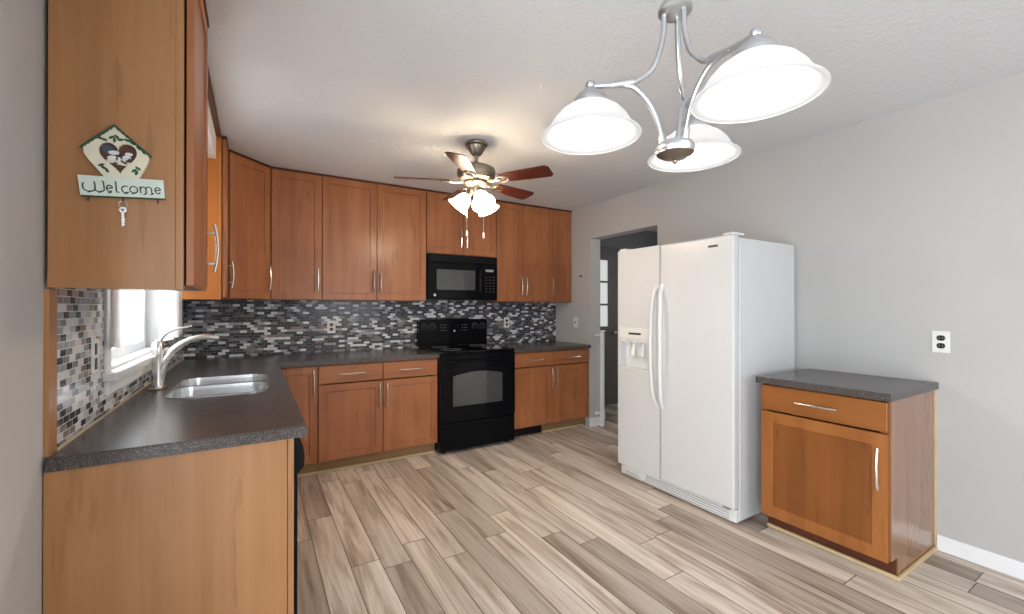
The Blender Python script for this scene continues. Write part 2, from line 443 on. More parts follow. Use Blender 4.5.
holed(bm, [(XL - 0.14, 0), (XR + 0.145, 0), (XR + 0.145, ZC), (XL - 0.14, ZC)], [[(1.1, 0.9), (2.9, 0.9), (2.9, 2.1), (1.1, 2.1)]], YF - 0.12, YF, 'xz')
struct('wall_front', bm, 'wall', label='wall behind the viewer with a window opening', cat='wall')
def sash(bm, x0, x1, z0, z1, y0, y1, f): holed(bm, [(x0, z0), (x1, z0), (x1, z1), (x0, z1)], [[(x0 + f, z0 + f), (x1 - f, z0 + f), (x1 - f, z1 - f), (x0 + f, z1 - f)]], y0, y1, 'xz')
bm = bmesh.new(); sash(bm, 1.1, 2.9, 0.9, 2.1, YF - 0.09, YF - 0.04, 0.06); box(bm, 1.97, YF - 0.085, 0.96, 2.03, YF - 0.045, 2.04)
struct('window_2', bm, 'white_paint', label='white window in the wall behind the viewer', cat='window')
PANES = [('window_2', (1.16, YF - 0.067, 0.96, 1.97, YF - 0.063, 2.04)), ('window_2', (2.03, YF - 0.067, 0.96, 2.84, YF - 0.063, 2.04)),
         ('door_2', (XL - 0.082, PY0 + 0.07, 0.07, XL - 0.078, -0.69, PZ1 - 0.07)), ('door_2', (XL - 0.082, -0.61, 0.07, XL - 0.078, PY1 - 0.07, PZ1 - 0.07))]
bm = bmesh.new()
holed(bm, [(PY0, 0), (PY1, 0), (PY1, PZ1), (PY0, PZ1)], [[(PY0 + 0.07, 0.07), (-0.69, 0.07), (-0.69, PZ1 - 0.07), (PY0 + 0.07, PZ1 - 0.07)], [(-0.61, 0.07), (PY1 - 0.07, 0.07), (PY1 - 0.07, PZ1 - 0.07), (-0.61, PZ1 - 0.07)]], XL - 0.11, XL - 0.05, 'yz')
struct('door_2', bm, 'white_paint', label='white sliding patio door in the left wall beside the viewer', cat='door')

# hall beyond the doorway
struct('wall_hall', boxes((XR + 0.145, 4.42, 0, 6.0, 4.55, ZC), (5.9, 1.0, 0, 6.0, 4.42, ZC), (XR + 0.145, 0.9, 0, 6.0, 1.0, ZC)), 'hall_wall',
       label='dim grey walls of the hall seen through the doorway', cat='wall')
# hall door with nine lites
DX0 = 3.445
dr = struct('door_1', bmesh.new(), 'door_grey', label='grey hall door with small glass panes seen through the doorway', cat='door')
bm = bmesh.new(); lites = []
for i in range(3):
    for j in range(3):
        x0 = DX0 + 0.13 + i * 0.205; z0 = 1.07 + j * 0.31
        lites.append([(x0, z0), (x0 + 0.185, z0), (x0 + 0.185, z0 + 0.285), (x0, z0 + 0.285)])
holed(bm, [(DX0, 0.01), (DX0 + 0.86, 0.01), (DX0 + 0.86, 2.06), (DX0, 2.06)], lites, 4.36, 4.40, 'xz')
bpy.data.objects.remove(dr)
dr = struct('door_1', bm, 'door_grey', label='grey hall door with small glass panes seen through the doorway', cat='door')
n = NT('self_lit_door_pane'); n.base(srgb(200, 204, 200), 0.3)
n.put(n.b.inputs['Emission Color'], (0.86, 0.92, 0.90, 1)); n.put(n.b.inputs['Emission Strength'], 0.45); M['pane'] = n.m  # emission in the panes stands in for daylight behind the door
bm = bmesh.new()
for lp in lites: box(bm, lp[0][0], 4.385, lp[0][1], lp[1][0], 4.39, lp[2][1])
o = obj('glass_pane', bm, 'pane', None); o.parent = dr; o['kind'] = 'structure'
bm = bmesh.new(); ball(bm, (DX0 + 0.80, 4.32, 0.98), 0.028); tube(bm, [(DX0 + 0.79, 4.36, 0.98), (DX0 + 0.79, 4.33, 0.98)], 0.012)
o = obj('door_knob', bm, 'nickel', None, True); o.parent = dr; o['kind'] = 'structure'
struct('trim_1', boxes((DX0 - 0.09, 4.395, 0, DX0 - 0.003, 4.419, 2.16, 0.004), (DX0 + 0.863, 4.395, 0, DX0 + 0.95, 4.419, 2.16, 0.004), (DX0 - 0.003, 4.395, 2.065, DX0 + 0.863, 4.419, 2.16, 0.004)),
       'door_grey', label='grey casing around the hall door', cat='trim')

# baseboards
def board(y0, y1): return (XR - 0.014, y0, 0, XR - 0.0005, y1, 0.085, 0.004)
struct('baseboard_right', boxes(board(YF, 0.818)), 'white_paint', label='white baseboard at the foot of the right wall', cat='baseboard')
struct('baseboard_doorway', boxes((XR - 0.014, 3.629, 0, XR + 0.145, 3.6425, 0.10, 0.003)), 'white_paint', label='short white baseboard wrapped round the doorway jamb', cat='baseboard')
struct('baseboard_left', boxes((XL + 0.0005, PY1 + 0.06, 0, XL + 0.014, 1.60, 0.085, 0.004)), 'white_paint', label='white baseboard on the left wall beside the viewer', cat='baseboard')

# backsplash tiles
struct('backsplash_back', boxes((XL, YB - 0.008, CT, XR - 0.0005, YB - 0.0002, 1.40)), 'mosaic_back', label='black grey and white glass mosaic backsplash on the back wall', cat='backsplash')
bm = bmesh.new()
TY0 = 1.713
holed(bm, [(TY0, CT), (YB - 0.008, CT), (YB - 0.008, 1.40), (WY1 + 0.085, 1.40), (WY1 + 0.085, 0.985), (WY0 - 0.075, 0.985), (WY0 - 0.075, 1.40), (TY0, 1.40)], [], XL + 0.0002, XL + 0.008, 'yz')
struct('backsplash_left', bm, 'mosaic_left', label='pale grey and black mosaic backsplash around the sink window', cat='backsplash')
struct('trim_2', boxes((XL + 0.0005, 1.655, CT + 0.001, XL + 0.011, TY0 - 0.001, 1.372)), 'wood_panel', label='narrow brown wood strip ending the mosaic at the left', cat='trim')
struct('trim_3', boxes((XL + 0.009, TY0, CT + 0.0005, XL + 0.013, 4.28, CT + 0.008)), 'caulk', label='beige caulk line between mosaic and left worktop', cat='trim')

# window over the sink
wn = struct('window_1', boxes((XL - 0.10, WY0, WZ0 + 0.0125, XL - 0.06, WY0 + 0.05, WZ1), (XL - 0.10, WY1 - 0.05, WZ0 + 0.0125, XL - 0.06, WY1, WZ1),
                              (XL - 0.10, WY0 + 0.05, WZ0 + 0.0125, XL - 0.06, WY1 - 0.05, WZ0 + 0.06), (XL - 0.10, WY0 + 0.05, WZ1 - 0.05, XL - 0.06, WY1 - 0.05, WZ1),
                              (XL - 0.10, WY0 + 0.05, 1.57, XL - 0.06, WY1 - 0.05, 1.62)), 'white_paint',
            label='white window over the sink behind sheer curtains', cat='window')
def wpart(name, bm, mat):
    o = obj(name, bm, mat, None); o.parent = wn; o['kind'] = 'structure'; return o
for nm_, b_ in PANES:
    o = obj('glass', boxes(b_), 'glass'); o.parent = bpy.data.objects[nm_]; o['kind'] = 'structure'
wpart('glass', boxes((XL - 0.082, WY0 + 0.05, WZ0 + 0.06, XL - 0.078, WY1 - 0.05, 1.57), (XL - 0.082, WY0 + 0.05, 1.62, XL - 0.078, WY1 - 0.05, WZ1 - 0.05)), 'glass')
wpart('casing', boxes((XL + 0.0005, WY0 - 0.07, WZ0, XL + 0.014, WY0, WZ1 + 0.07, 0.003), (XL + 0.0005, WY1, WZ0, XL + 0.014, WY1 + 0.07, WZ1 + 0.07, 0.004),
                      (XL + 0.0005, WY0, WZ1, XL + 0.022, WY1, WZ1 + 0.07, 0.004)), 'white_paint')
wpart('sill', boxes((XL - 0.14, WY0, WZ0 + 0.0003, XL, WY1, WZ0 + 0.012), (XL + 0.0005, WY0 - 0.09, WZ0 - 0.032, XL + 0.048, WY1 + 0.09, WZ0 - 0.0002, 0.006)), 'white_paint')
wpart('apron', boxes((XL + 0.0005, WY0 - 0.07, 0.988, XL + 0.020, WY1 + 0.07, WZ0 - 0.033, 0.004), (XL + 0.020, WY0 - 0.06, 1.02, XL + 0.027, WY1 + 0.06, WZ0 - 0.033, 0.003)), 'white_paint')

# soffit over the window and the dark crown along it
struct('trim_4', boxes((XL + 0.0005, 2.115, 2.30, -0.215, 3.415, ZC - 0.0005)), 'soffit', label='white soffit box above the sink window', cat='soffit')
struct('trim_5', boxes((-0.2148, 2.1135, 2.447, -0.186, 3.415, ZC - 0.0005, 0.003)), 'wood_dark', label='dark crown strip along the ceiling above the sink window', cat='trim')

# ------------------------------------------------------------------ cabinet kit
def frame_mtx(origin, ux, n_out):
    """local x along the front, local -y outwards, z up"""
    ux = Vector(ux).normalized(); n_ = Vector(n_out).normalized()
    m = Matrix.Identity(4); m.col[0][:3] = ux; m.col[1][:3] = -n_; m.col[2][:3] = (0, 0, 1); m.col[3][:3] = origin
    return m

def shaker(bm, x0, z0, x1, z1, t, fw, mtx, pbm, rec=0.007, bev=0.0018):
    """frame-and-recessed-panel door; back at local y=0, front at y=-t"""
    def ring(a, b, c_, d, y): return [bm.verts.new(p) for p in ((a, y, b), (c_, y, b), (c_, y, d), (a, y, d))]
    e = 0.004
    O = ring(x0, z0, x1, z1, 0); F0 = ring(x0, z0, x1, z1, -t + bev); F = ring(x0 + bev, z0 + bev, x1 - bev, z1 - bev, -t)
    I = ring(x0 + fw, z0 + fw, x1 - fw, z1 - fw, -t); R = ring(x0 + fw + e, z0 + fw + e, x1 - fw - e, z1 - fw - e, -t + rec)
    fs = [bm.faces.new(O)]
    for A, B in ((O, F0), (F0, F), (F, I), (I, R)):
        for i in range(4): fs.append(bm.faces.new((A[i], A[(i+1) % 4], B[(i+1) % 4], B[i])))
    bmesh.ops.recalc_face_normals(bm, faces=fs)
    box(pbm, x0 + fw + e - 0.001, -t + rec, z0 + fw + e - 0.001, x1 - fw - e + 0.001, -t + rec + 0.006, z1 - fw - e + 0.001, 0, mtx)
    bmesh.ops.transform(bm, matrix=mtx, verts=O + F0 + F + I + R)

def pull(bm, cx, cz, y, mtx, length=0.17, vert=True, r=0.0062):
    """bowed bar pull on two posts, centred at local (cx, cz) on the face at local y"""
    h = length / 2
    def P(s, out): return mtx @ (Vector((cx, y - out, cz + s)) if vert else Vector((cx + s, y - out, cz)))
    pts = [P(-h, 0.024), P(-h * 0.62, 0.031), P(0, 0.036), P(h * 0.62, 0.031), P(h, 0.024)]
    tube(bm, smooth_path(pts, 4), r, 8)
    for s in (-h * 0.64, h * 0.64): tube(bm, [P(s, -0.0005), P(s, 0.031)], r * 0.85, 8)

def door(root, x0, z0, x1, z1, mtx, hx=None, hz=None, t=0.019, fw=0.055, mat='wood', hlen=0.2, name='door', vert=True, pmat=None):
    bm = bmesh.new(); pb = bmesh.new(); shaker(bm, x0, z0, x1, z1, t, fw, mtx, pb); d = obj(name, bm, mat, root); obj('panel', pb, pmat or mat, d)
    if hx is not None:
        bm = bmesh.new(); pull(bm, hx, hz, -t, mtx, hlen, vert); obj('handle', bm, 'nickel', d, True)
    return d
def drawer(root, x0, z0, x1, z1, mtx, t=0.019, mat='wood_h', hlen=0.2):
    bm = bmesh.new(); box(bm, x0, -t, z0, x1, 0, z1, 0.003, mtx); d = obj('drawer', bm, mat, root)
    bm = bmesh.new(); pull(bm, (x0 + x1) / 2, (z0 + z1) / 2, -t, mtx, hlen, False); obj('handle', bm, 'nickel', d, True)
    return d
def carcass(bm, W, D, z0, z1, mtx, top=True, th=0.016):
    """hollow box in the local frame: front edge at y=0, depth D towards +y"""
    box(bm, 0, 0, z0, th, D, z1, 0, mtx); box(bm, W - th, 0, z0, W, D, z1, 0, mtx)
    box(bm, th, 0, z0, W - th, D - 0.008, z0 + th, 0, mtx); box(bm, th, D - 0.008, z0, W - th, D, z1, 0, mtx)
    if top: box(bm, th, 0, z1 - th, W - th, D - 0.008, z1, 0, mtx)
    # face frame
    box(bm, th, 0, z0 + th, 0.036, 0.018, z1 - th, 0, mtx); box(bm, W - 0.036, 0, z0 + th, W - th, 0.018, z1 - th, 0, mtx)
    box(bm, 0.036, 0, z1 - 0.045, W - 0.036, 0.018, z1 - (th if top else 0), 0, mtx)
    box(bm, 0.036, 0, z0 + th, W - 0.036, 0.018, z0 + 0.035, 0, mtx)

UB, UT = 1.388, 2.462
def upper(label, origin, ux, n_out, W, doors, D=0.303, z0=UB, name='wall_cabinet', mat='wood', group=None, end_mat=None):
    """doors: list of (x0, x1, handle side or None)"""
    mtx = frame_mtx(origin, ux, n_out)
    c = mtx @ Vector((W / 2, D / 2, 0)); root = thing(name, label, 'cabinet', (c.x, c.y, z0), group)
    bm = bmesh.new(); carcass(bm, W, D, z0, UT, mtx); obj('body', bm, mat, root)
    bm = bmesh.new(); box(bm, 0.0, -0.024, UT - 0.012, W, -0.0005, UT, 0.002, mtx); obj('crown_strip', bm, 'wood_dark', root)
    for x0, x1, hs in doors:
        hx = None if hs is None else (x0 + 0.028 if hs == 'l' else x1 - 0.028)
        door(root, x0, z0 + 0.006, x1, UT - 0.016, mtx, hx, z0 + 0.17, mat=mat, hlen=0.19)
    return root, mtx

FY = 3.985      # wall cabinet box front plane (doors project to 3.966)
g = 'brown maple wall cabinets'
def bu(x0, x1, label, doors, z0=UB):
    return upper(label, (x0, FY, 0), (1, 0, 0), (0, -1, 0), x1 - x0, doors, z0=z0, group=g)
bu(0.117, 0.4975, 'brown single-door wall cabinet right of the angled corner cabinet', [(0.004, 0.377, 'r')])
bu(0.4985, 1.4225, 'wide brown two-door wall cabinet left of the black microwave', [(0.003, 0.4545, 'r'), (0.4595, 0.921, 'l')])
bu(1.4235, 2.1945, 'short brown two-door cabinet mounted above the black microwave', [(0.003, 0.3835, 'r'), (0.3885, 0.768, 'l')], z0=1.852)
bu(2.1955, 2.8805, 'brown two-door wall cabinet just right of the black microwave', [(0.003, 0.330, 'r'), (0.335, 0.682, 'l')])
bu(2.8815, 3.2065, 'narrow brown wall cabinet touching the right wall by the doorway', [(0.003, 0.318, 'l')])

# angled corner cabinet
CX0, CY0 = -0.1845, 3.681
root = thing('corner_wall_cabinet', 'angled brown corner wall cabinet between the window side and the back wall', 'cabinet', (-0.19, 4.0, UB), g)
bm = bmesh.new()
prism(bm, [(XL + 0.009, CY0), (CX0, CY0), (0.1165, CY0 + 0.301), (0.1165, YB - 0.009), (XL + 0.009, YB - 0.009)], UB, UT)
obj('body', bm, 'wood', root)
mt = frame_mtx((CX0, CY0, 0), (1, 1, 0), (1, -1, 0)); L = 0.301 * math.sqrt(2)
door(root, 0.035, UB + 0.006, L - 0.022, UT - 0.016, mt, L - 0.052, UB + 0.17, t=0.016, hlen=0.19)
bm = bmesh.new(); box(bm, 0.03, -0.018, UT - 0.012, L - 0.020, -0.0005, UT, 0.003, mt); obj('crown_strip', bm, 'wood_dark', root)

# cabinets on the left wall: front faces +X
def lu(y0, y1, label, hs, mat='wood'):
    # local x runs towards -Y so that outward is +X
    return upper(label, (-0.185, y0, 0), (0, 1, 0), (1, 0, 0), y1 - y0, [(0.004, y1 - y0 - 0.004, hs)], group=g)
def lu_fix(y0, y1, label, hs, endmat):
    W, D = y1 - y0, 0.295
    mtx = frame_mtx((-0.185, y0, 0), (0, 1, 0), (1, 0, 0))
    root = thing('wall_cabinet', label, 'cabinet', (-0.33, (y0 + y1) / 2, UB), g)
    bm = bmesh.new(); carcass(bm, W, D, UB, UT, mtx); bmesh.ops.recalc_face_normals(bm, faces=bm.faces); obj('body', bm, 'wood', root)
    bm = bmesh.new(); box(bm, -0.008, 0.02, UB - 0.012, -0.0003, D, UT, 0.001, mtx); box(bm, -0.008, 0.0005, UB - 0.012, -0.0003, 0.0195, UT, 0.001, mtx); bmesh.ops.recalc_face_normals(bm, faces=bm.faces)
    obj('end_panel', bm, endmat, root)
    bm = bmesh.new(); box(bm, -0.004, -0.030, UT - 0.014, W, -0.0005, UT, 0.003, mtx); bmesh.ops.recalc_face_normals(bm, faces=bm.faces); obj('crown_strip', bm, 'wood_dark', root)
    bm = bmesh.new(); pb = bmesh.new(); shaker(bm, 0.0, UB + 0.002, W - 0.004, UT - 0.020, 0.019, 0.055, mtx @ Matrix.Translation((0, -0.006, 0)), pb); bmesh.ops.recalc_face_normals(bm, faces=bm.faces)
    d = obj('door', bm, 'wood', root); obj('panel', pb, 'wood', d)
    hx = W - 0.032 if hs == 'far' else 0.03
    bm = bmesh.new(); pull(bm, hx, UB + 0.17, -0.025, mtx, 0.19); bmesh.ops.recalc_face_normals(bm, faces=bm.faces); obj('handle', bm, 'nickel', d, True)
    return root
lu_fix(1.6535, 2.112, 'large brown wall cabinet whose flat side carries the welcome sign', 'far', 'wood_panel')
lu_fix(3.4285, 3.6795, 'narrow wall cabinet between the sink window and the angled corner cabinet', 'far', 'window_lit_side')

# ------------------------------------------------------------------ base cabinets on the back wall
BY = 3.674       # box front plane, doors project to 3.655
def base_cab(label, x0, x1, splits, handles, origin=None, ux=(1, 0, 0), nn=(0, -1, 0), W=None, D=0.60, mat='wood', mat_h='wood_h', group='brown base cabinets', drawers=True, name='base_cabinet'):
    if origin is None: origin = (x0, BY, 0); W = x1 - x0
    mtx = frame_mtx(origin, ux, nn); c = mtx @ Vector((W / 2, D / 2, 0))
    root = thing(name, label, 'cabinet', (c.x, c.y, 0), group)
    bm = bmesh.new(); carcass(bm, W, D, 0.105, CB - 0.001, mtx, top=False); bmesh.ops.recalc_face_normals(bm, faces=bm.faces); obj('body', bm, mat, root)
    bm = bmesh.new(); box(bm, 0.0, 0.06, 0.001, W, 0.075, 0.1045, 0, mtx); bmesh.ops.recalc_face_normals(bm, faces=bm.faces); obj('toe_kick', bm, 'toe_tan', root)
    for (a, b), hs in zip(splits, handles):
        if drawers:
            drawer(root, a, 0.722, b, CB - 0.012, mtx, mat=mat_h)
            zt = 0.712
        else: zt = CB - 0.012
        hx = a + 0.028 if hs == 'l' else b - 0.028
        door(root, a, 0.112, b, zt, mtx, hx, zt - 0.12 if drawers else zt - 0.13, mat=mat)
    return root, mtx

root, mtx = base_cab('brown single-door base cabinet in the inner corner by the sink run', 0.160, 0.4285, [(0.003, 0.2655)], ['r'], drawers=False)
bm = bmesh.new(); box(bm, 0.0, 0.044, 0.0008, 0.2685, 0.0595, 0.022, 0.004, mtx); obj('shoe_moulding', bm, 'raw_pine', root)
root, mtx = base_cab('brown base cabinet with two drawers and two doors left of the range', 0.4295, 1.4185, [(0.004, 0.4995), (0.5055, 0.985)], ['r', 'l'])
bm = bmesh.new(); box(bm, 0.0, 0.044, 0.0008, 0.985, 0.0595, 0.022, 0.004, mtx); obj('shoe_moulding', bm, 'raw_pine', root)
root, mtx = base_cab('brown base cabinet with two drawers and two doors right of the range', 2.212, 3.206, [(0.004, 0.491), (0.497, 0.985)], ['r', 'l'])
bm = bmesh.new(); box(bm, 0.40, 0.044, 0.0008, 0.96, 0.0595, 0.022, 0.004, mtx); obj('shoe_moulding', bm, 'raw_pine', root)
bm = bmesh.new(); box(bm, 0.01, 0.050, 0.012, 0.39, 0.0595, 0.092, 0.002, mtx)
for i in range(14): box(bm, 0.03 + i * 0.0245, 0.047, 0.022, 0.042 + i * 0.0245, 0.0505, 0.082, 0, mtx)
obj('toe_kick_register', bm, 'black_matte', root)

# sink run (fronts face +X)
LX = 0.118
root, mtx = base_cab('sink base cabinet with two doors under the steel sink', 0, 0, [(0.004, 0.60), (0.606, 1.2)], ['r', 'l'], origin=(LX - 0.006, 2.275, 0), ux=(0, 1, 0), nn=(1, 0, 0), W=1.204, D=0.585, drawers=False)
root = thing('corner_filler', 'blind corner box of the sink run meeting the back cabinets', 'cabinet', (-0.15, 3.88, 0))
obj('body', boxes((XL + 0.02, 3.482, 0.105, 0.112, 4.27, CB - 0.001)), 'wood', root); obj('toe_kick', boxes((XL + 0.02, 3.482, 0.001, 0.05, 4.27, 0.1045)), 'wood_dark', root)
# end panel of the run
root = thing('cabinet_end_panel', 'large flat light brown panel closing the near end of the worktop run', 'cabinet panel', (-0.19, 1.653, 0))
obj('panel', boxes((XL + 0.003, 1.646, 0.001, 0.098, 1.660, CB - 0.001, 0.0012)), 'wood_panel', root)
obj('edge_stile', boxes((0.0995, 1.6445, 0.001, 0.118, 1.660, CB - 0.001, 0.0015)), 'wood_panel', root)

# dishwasher
root = thing('dishwasher', 'black dishwasher edge peeking out beyond the light brown end panel', 'dishwasher', (-0.15, 1.97, 0))
obj('body', boxes((XL + 0.05, 1.668, 0.09, 0.095, 2.268, CB - 0.004)), 'black_matte', root)
obj('door', boxes((0.0955, 1.664, 0.115, 0.131, 2.270, 0.742, 0.004)), 'black', root)
bm = bmesh.new(); prism(bm, [(0.0955, 0.745), (0.133, 0.745), (0.151, 0.768), (0.153, 0.800), (0.149, 0.835), (0.138, 0.864), (0.0955, 0.868)], 1.664, 2.270, 'xz')
cp = obj('control_panel', bm, 'black', root)
bm = bmesh.new()
for i in range(5): box(bm, 0.1505, 1.75 + i * 0.04, 0.80, 0.1545, 1.77 + i * 0.04, 0.812)
pieces('button', bm, 'mark_grey', cp)
obj('toe_panel', boxes((0.04, 1.668, 0.001, 0.055, 2.268, 0.1145)), 'black_matte', root)
bm = bmesh.new()
for x in (-0.40, 0.0):
    for y in (1.70, 2.23): tube(bm, [(x, y, 0.0005), (x, y, 0.0902)], 0.014, 10)
pieces('leg', bm, 'black_matte', root)

# ------------------------------------------------------------------ worktops
SX0, SX1 = -0.335, 0.062
BOWLS = [(2.425, 2.735), (2.765, 3.06)]
bm = bmesh.new()
outer = [(XL + 0.0085, 1.638), (0.1575, 1.638), (0.1575, 3.629), (1.4205, 3.629), (1.4205, YB - 0.0085), (XL + 0.0085, YB - 0.0085)]
holed(bm, outer, [rrect(SX0 - 0.005, BOWLS[0][0] - 0.005, SX1 + 0.005, BOWLS[1][1] + 0.005, 0.080)], CB, CT)
es = [e for e in bm.edges if len(e.link_faces) == 2 and e.calc_face_angle(0) > 1.0 and all(abs(v.co.z - CT) < 1e-5 for v in e.verts)]
bmesh.ops.bevel(bm, geom=es, offset=0.004, segments=2, affect='EDGES')
tag(obj('countertop', bm, 'counter'), 'L-shaped dark speckled worktop holding the sink', 'countertop')
tag(obj('countertop', boxes((2.2095, 3.629, CB, XR - 0.002, YB - 0.0085, CT, 0.004)), 'counter'), 'short dark worktop between the range and the right wall', 'countertop')
tag(obj('countertop', boxes((2.571, 0.809, CB, XR - 0.002, 1.452, CT, 0.004)), 'counter'), 'dark speckled worktop slab on the lone cabinet beside the refrigerator', 'countertop')

# sink
root = thing('sink', 'stainless steel double-bowl sink set into the dark worktop', 'sink', (-0.14, 2.74, 0.70))
def bowl(y0, y1):
    bm = bmesh.new(); rings = []
    for (ins, z, r) in ((0.0, CT + 0.0025, 0.075), (0.003, 0.895, 0.073), (0.012, 0.73, 0.068), (0.03, 0.705, 0.055), (0.07, 0.695, 0.04)):
        rings.append([bm.verts.new((a, b, z)) for a, b in rrect(SX0 + ins, y0 + ins, SX1 - ins, y1 - ins, r)])
    for A, B in zip(rings, rings[1:]):
        for i in range(len(A)): bm.faces.new((A[i], A[(i+1) % len(A)], B[(i+1) % len(A)], B[i]))
    bm.faces.new(rings[-1][::-1]); bmesh.ops.recalc_face_normals(bm, faces=bm.faces); bmesh.ops.reverse_faces(bm, faces=bm.faces)
    b = obj('bowl', bm, 'steel', root, True)
    bm = bmesh.new(); lathe(bm, [(0, 0.0), (0.03, 0.0), (0.038, 0.004), (0.042, 0.0005)], ((SX0 + SX1) / 2, (y0 + y1) / 2, 0.6955), 20); obj('drain', bm, 'nickel', b, True)
for b in BOWLS: bowl(*b)
bm = bmesh.new()
holed(bm, rrect(SX0 - 0.013, BOWLS[0][0] - 0.013, SX1 + 0.013, BOWLS[1][1] + 0.013, 0.088), [rrect(SX0, b[0], SX1, b[1], 0.075) for b in BOWLS], CT + 0.0003, CT + 0.003)
obj('rim', bm, 'steel', root)

# faucet
fx_, fy_ = -0.415, 2.775
root = thing('faucet', 'brushed nickel single-lever faucet with arching spout behind the sink', 'faucet', (fx_, fy_, CT))
bm = bmesh.new(); lathe(bm, [(0, 0.0003), (0.040, 0.0003), (0.041, 0.006), (0.030, 0.012), (0, 0.013)], (0, 0, 0), 28, Matrix.Translation((fx_, fy_, CT)) @ Matrix.Diagonal((1, 1.6, 1, 1)))
obj('base_plate', bm, 'nickel', root, True)
bm = bmesh.new(); lathe(bm, [(0, 0.011), (0.026, 0.011), (0.024, 0.05), (0.022, 0.13), (0.024, 0.165), (0.027, 0.195), (0.022, 0.228), (0.010, 0.245), (0, 0.248)], (fx_, fy_, CT), 24)
obj('body', bm, 'nickel', root, True)
bm = bmesh.new(); tube(bm, smooth_path([(fx_ + 0.004, fy_, 0.95), (fx_ + 0.026, fy_, 1.04), (fx_ + 0.062, fy_, 1.105), (fx_ + 0.12, fy_, 1.150), (fx_ + 0.185, fy_, 1.168), (fx_ + 0.255, fy_, 1.160)], 6), [0.021, 0.014], 14)
obj('spout', bm, 'nickel', root, True)
bm = bmesh.new(); tube(bm, smooth_path([(fx_ + 0.004, fy_, 1.15), (fx_ + 0.03, fy_, 1.188), (fx_ + 0.075, fy_, 1.212), (fx_ + 0.14, fy_, 1.226)], 6), [0.010, 0.005], 10)
obj('lever', bm, 'nickel', root, True)

# curtains
def curtain(label, y0, y1, xc, amp, folds, zb, ph, flare):
    root = thing('curtain', label, 'curtain', (xc, (y0 + y1) / 2, zb))
    bm = bmesh.new(); NU, NV = 70, 14; grid = []
    for j in range(NV + 1):
        v = j / NV; z = 2.20 + (zb - 2.20) * v; rowv = []
        for i in range(NU + 1):
            u = i / NU; y = y0 + (y1 - y0) * u + flare * v * v * (u - 0.3)
            x = xc + amp * (0.5 + 0.5 * v) * math.sin(u * folds * 2 * PI + ph) + 0.006 * math.sin(u * 31 + v * 4)
            rowv.append(bm.verts.new((x, y, z + 0.006 * math.sin(u * 13 + ph) * v)))
        grid.append(rowv)
    for a, b in zip(grid, grid[1:]):
        for i in range(NU): bm.faces.new((a[i], a[i+1], b[i+1], b[i]))
    r = bmesh.ops.solidify(bm, geom=list(bm.faces), thickness=0.0016)
    obj('cloth', bm, 'curtain', root, True)
curtain('sheer white curtain panel on the near half of the sink window', 2.122, 2.62, -0.457, 0.008, 5, 1.165, 0.4, 0.0)
curtain('sheer white curtain panel on the far half of the sink window', 2.83, 3.33, -0.405, 0.020, 6, 1.150, 1.2, 0.10)
root = thing('curtain_rod', 'white curtain rod across the top of the sink window', 'curtain rod', (-0.42, 2.77, 2.2))
bm = bmesh.new(); tube(bm, [(-0.44, 2.124, 2.215), (-0.44, 3.40, 2.215)], 0.009, 10); obj('rod', bm, 'white_paint', root, True)
pieces('bracket', boxes((XL + 0.001, 2.135, 2.205, -0.432, 2.150, 2.225), (XL + 0.001, 3.385, 2.205, -0.432, 3.400, 2.225)), 'white_paint', root)

# ------------------------------------------------------------------ range
RX0, RX1 = 1.424, 2.2055
root = thing('range', 'black freestanding electric range with oven window and raised control panel', 'range', ((RX0 + RX1) / 2, 3.93, 0))
obj('body', boxes((RX0, 3.640, 0.022, RX1, 4.272, 0.905, 0.003)), 'black', root)
bm = bmesh.new(); box(bm, RX0 - 0.0005, 3.612, 0.9055, RX1 + 0.0005, 4.20, 0.928, 0.006); ct = obj('cooktop', bm, 'black_glass', root)
bm = bmesh.new()
for (x, y, r_) in ((1.60, 3.78, 0.10), (2.02, 3.78, 0.085), (1.60, 4.05, 0.085), (2.02, 4.05, 0.10)):
    for k in range(2):
        rr = r_ - k * 0.03
        lathe(bm, [(rr - 0.002, 0), (rr - 0.002, 0.0006), (rr, 0.0006), (rr, 0)], (x, y, 0.9282), 36)
pieces('burner_ring', bm, 'mark_grey', ct)
# oven door with arched window
bm = bmesh.new()
wx0, wx1, wz0, wz1 = 1.545, 2.060, 0.425, 0.700
arch = [(wx0, wz0), (wx1, wz0), (wx1, wz1)] + [(wx1 + (wx0 - wx1) * i / 12, wz1 + 0.032 * math.sin(PI * i / 12)) for i in range(1, 12)] + [(wx0, wz1)]
holed(bm, [(RX0 + 0.004, 0.285), (RX1 - 0.004, 0.285), (RX1 - 0.004, 0.888), (RX0 + 0.004, 0.888)], [arch], 3.606, 3.6395, 'xz')
od = obj('oven_door', bm, 'black', root)
bm = bmesh.new(); prism(bm, arch, 3.6075, 3.615, 'xz'); obj('window', bm, 'oven_glass', od)
bm = bmesh.new(); zc = 0.835
tube(bm, smooth_path([(RX0 + 0.07, 3.585, zc), (RX0 + 0.11, 3.562, zc), ((RX0 + RX1) / 2, 3.558, zc), (RX1 - 0.11, 3.562, zc), (RX1 - 0.07, 3.585, zc)], 5), 0.012, 10)
for x in (RX0 + 0.085, RX1 - 0.085): tube(bm, [(x, 3.6065, zc), (x, 3.578, zc)], 0.011, 8)
obj('handle', bm, 'black', od, True)
bm = bmesh.new(); box(bm, RX0 + 0.004, 3.612, 0.026, RX1 - 0.004, 3.6395, 0.276, 0.005); sd = obj('storage_drawer', bm, 'black', root)
bm = bmesh.new(); box(bm, RX0 + 0.19, 3.600, 0.205, RX1 - 0.19, 3.6125, 0.235, 0.005); obj('grip', bm, 'black', sd)
bm = bmesh.new()
for x in (RX0 + 0.06, RX1 - 0.06):
    for y in (3.68, 4.22): tube(bm, [(x, y, 0.0004), (x, y, 0.0225)], 0.018, 10)
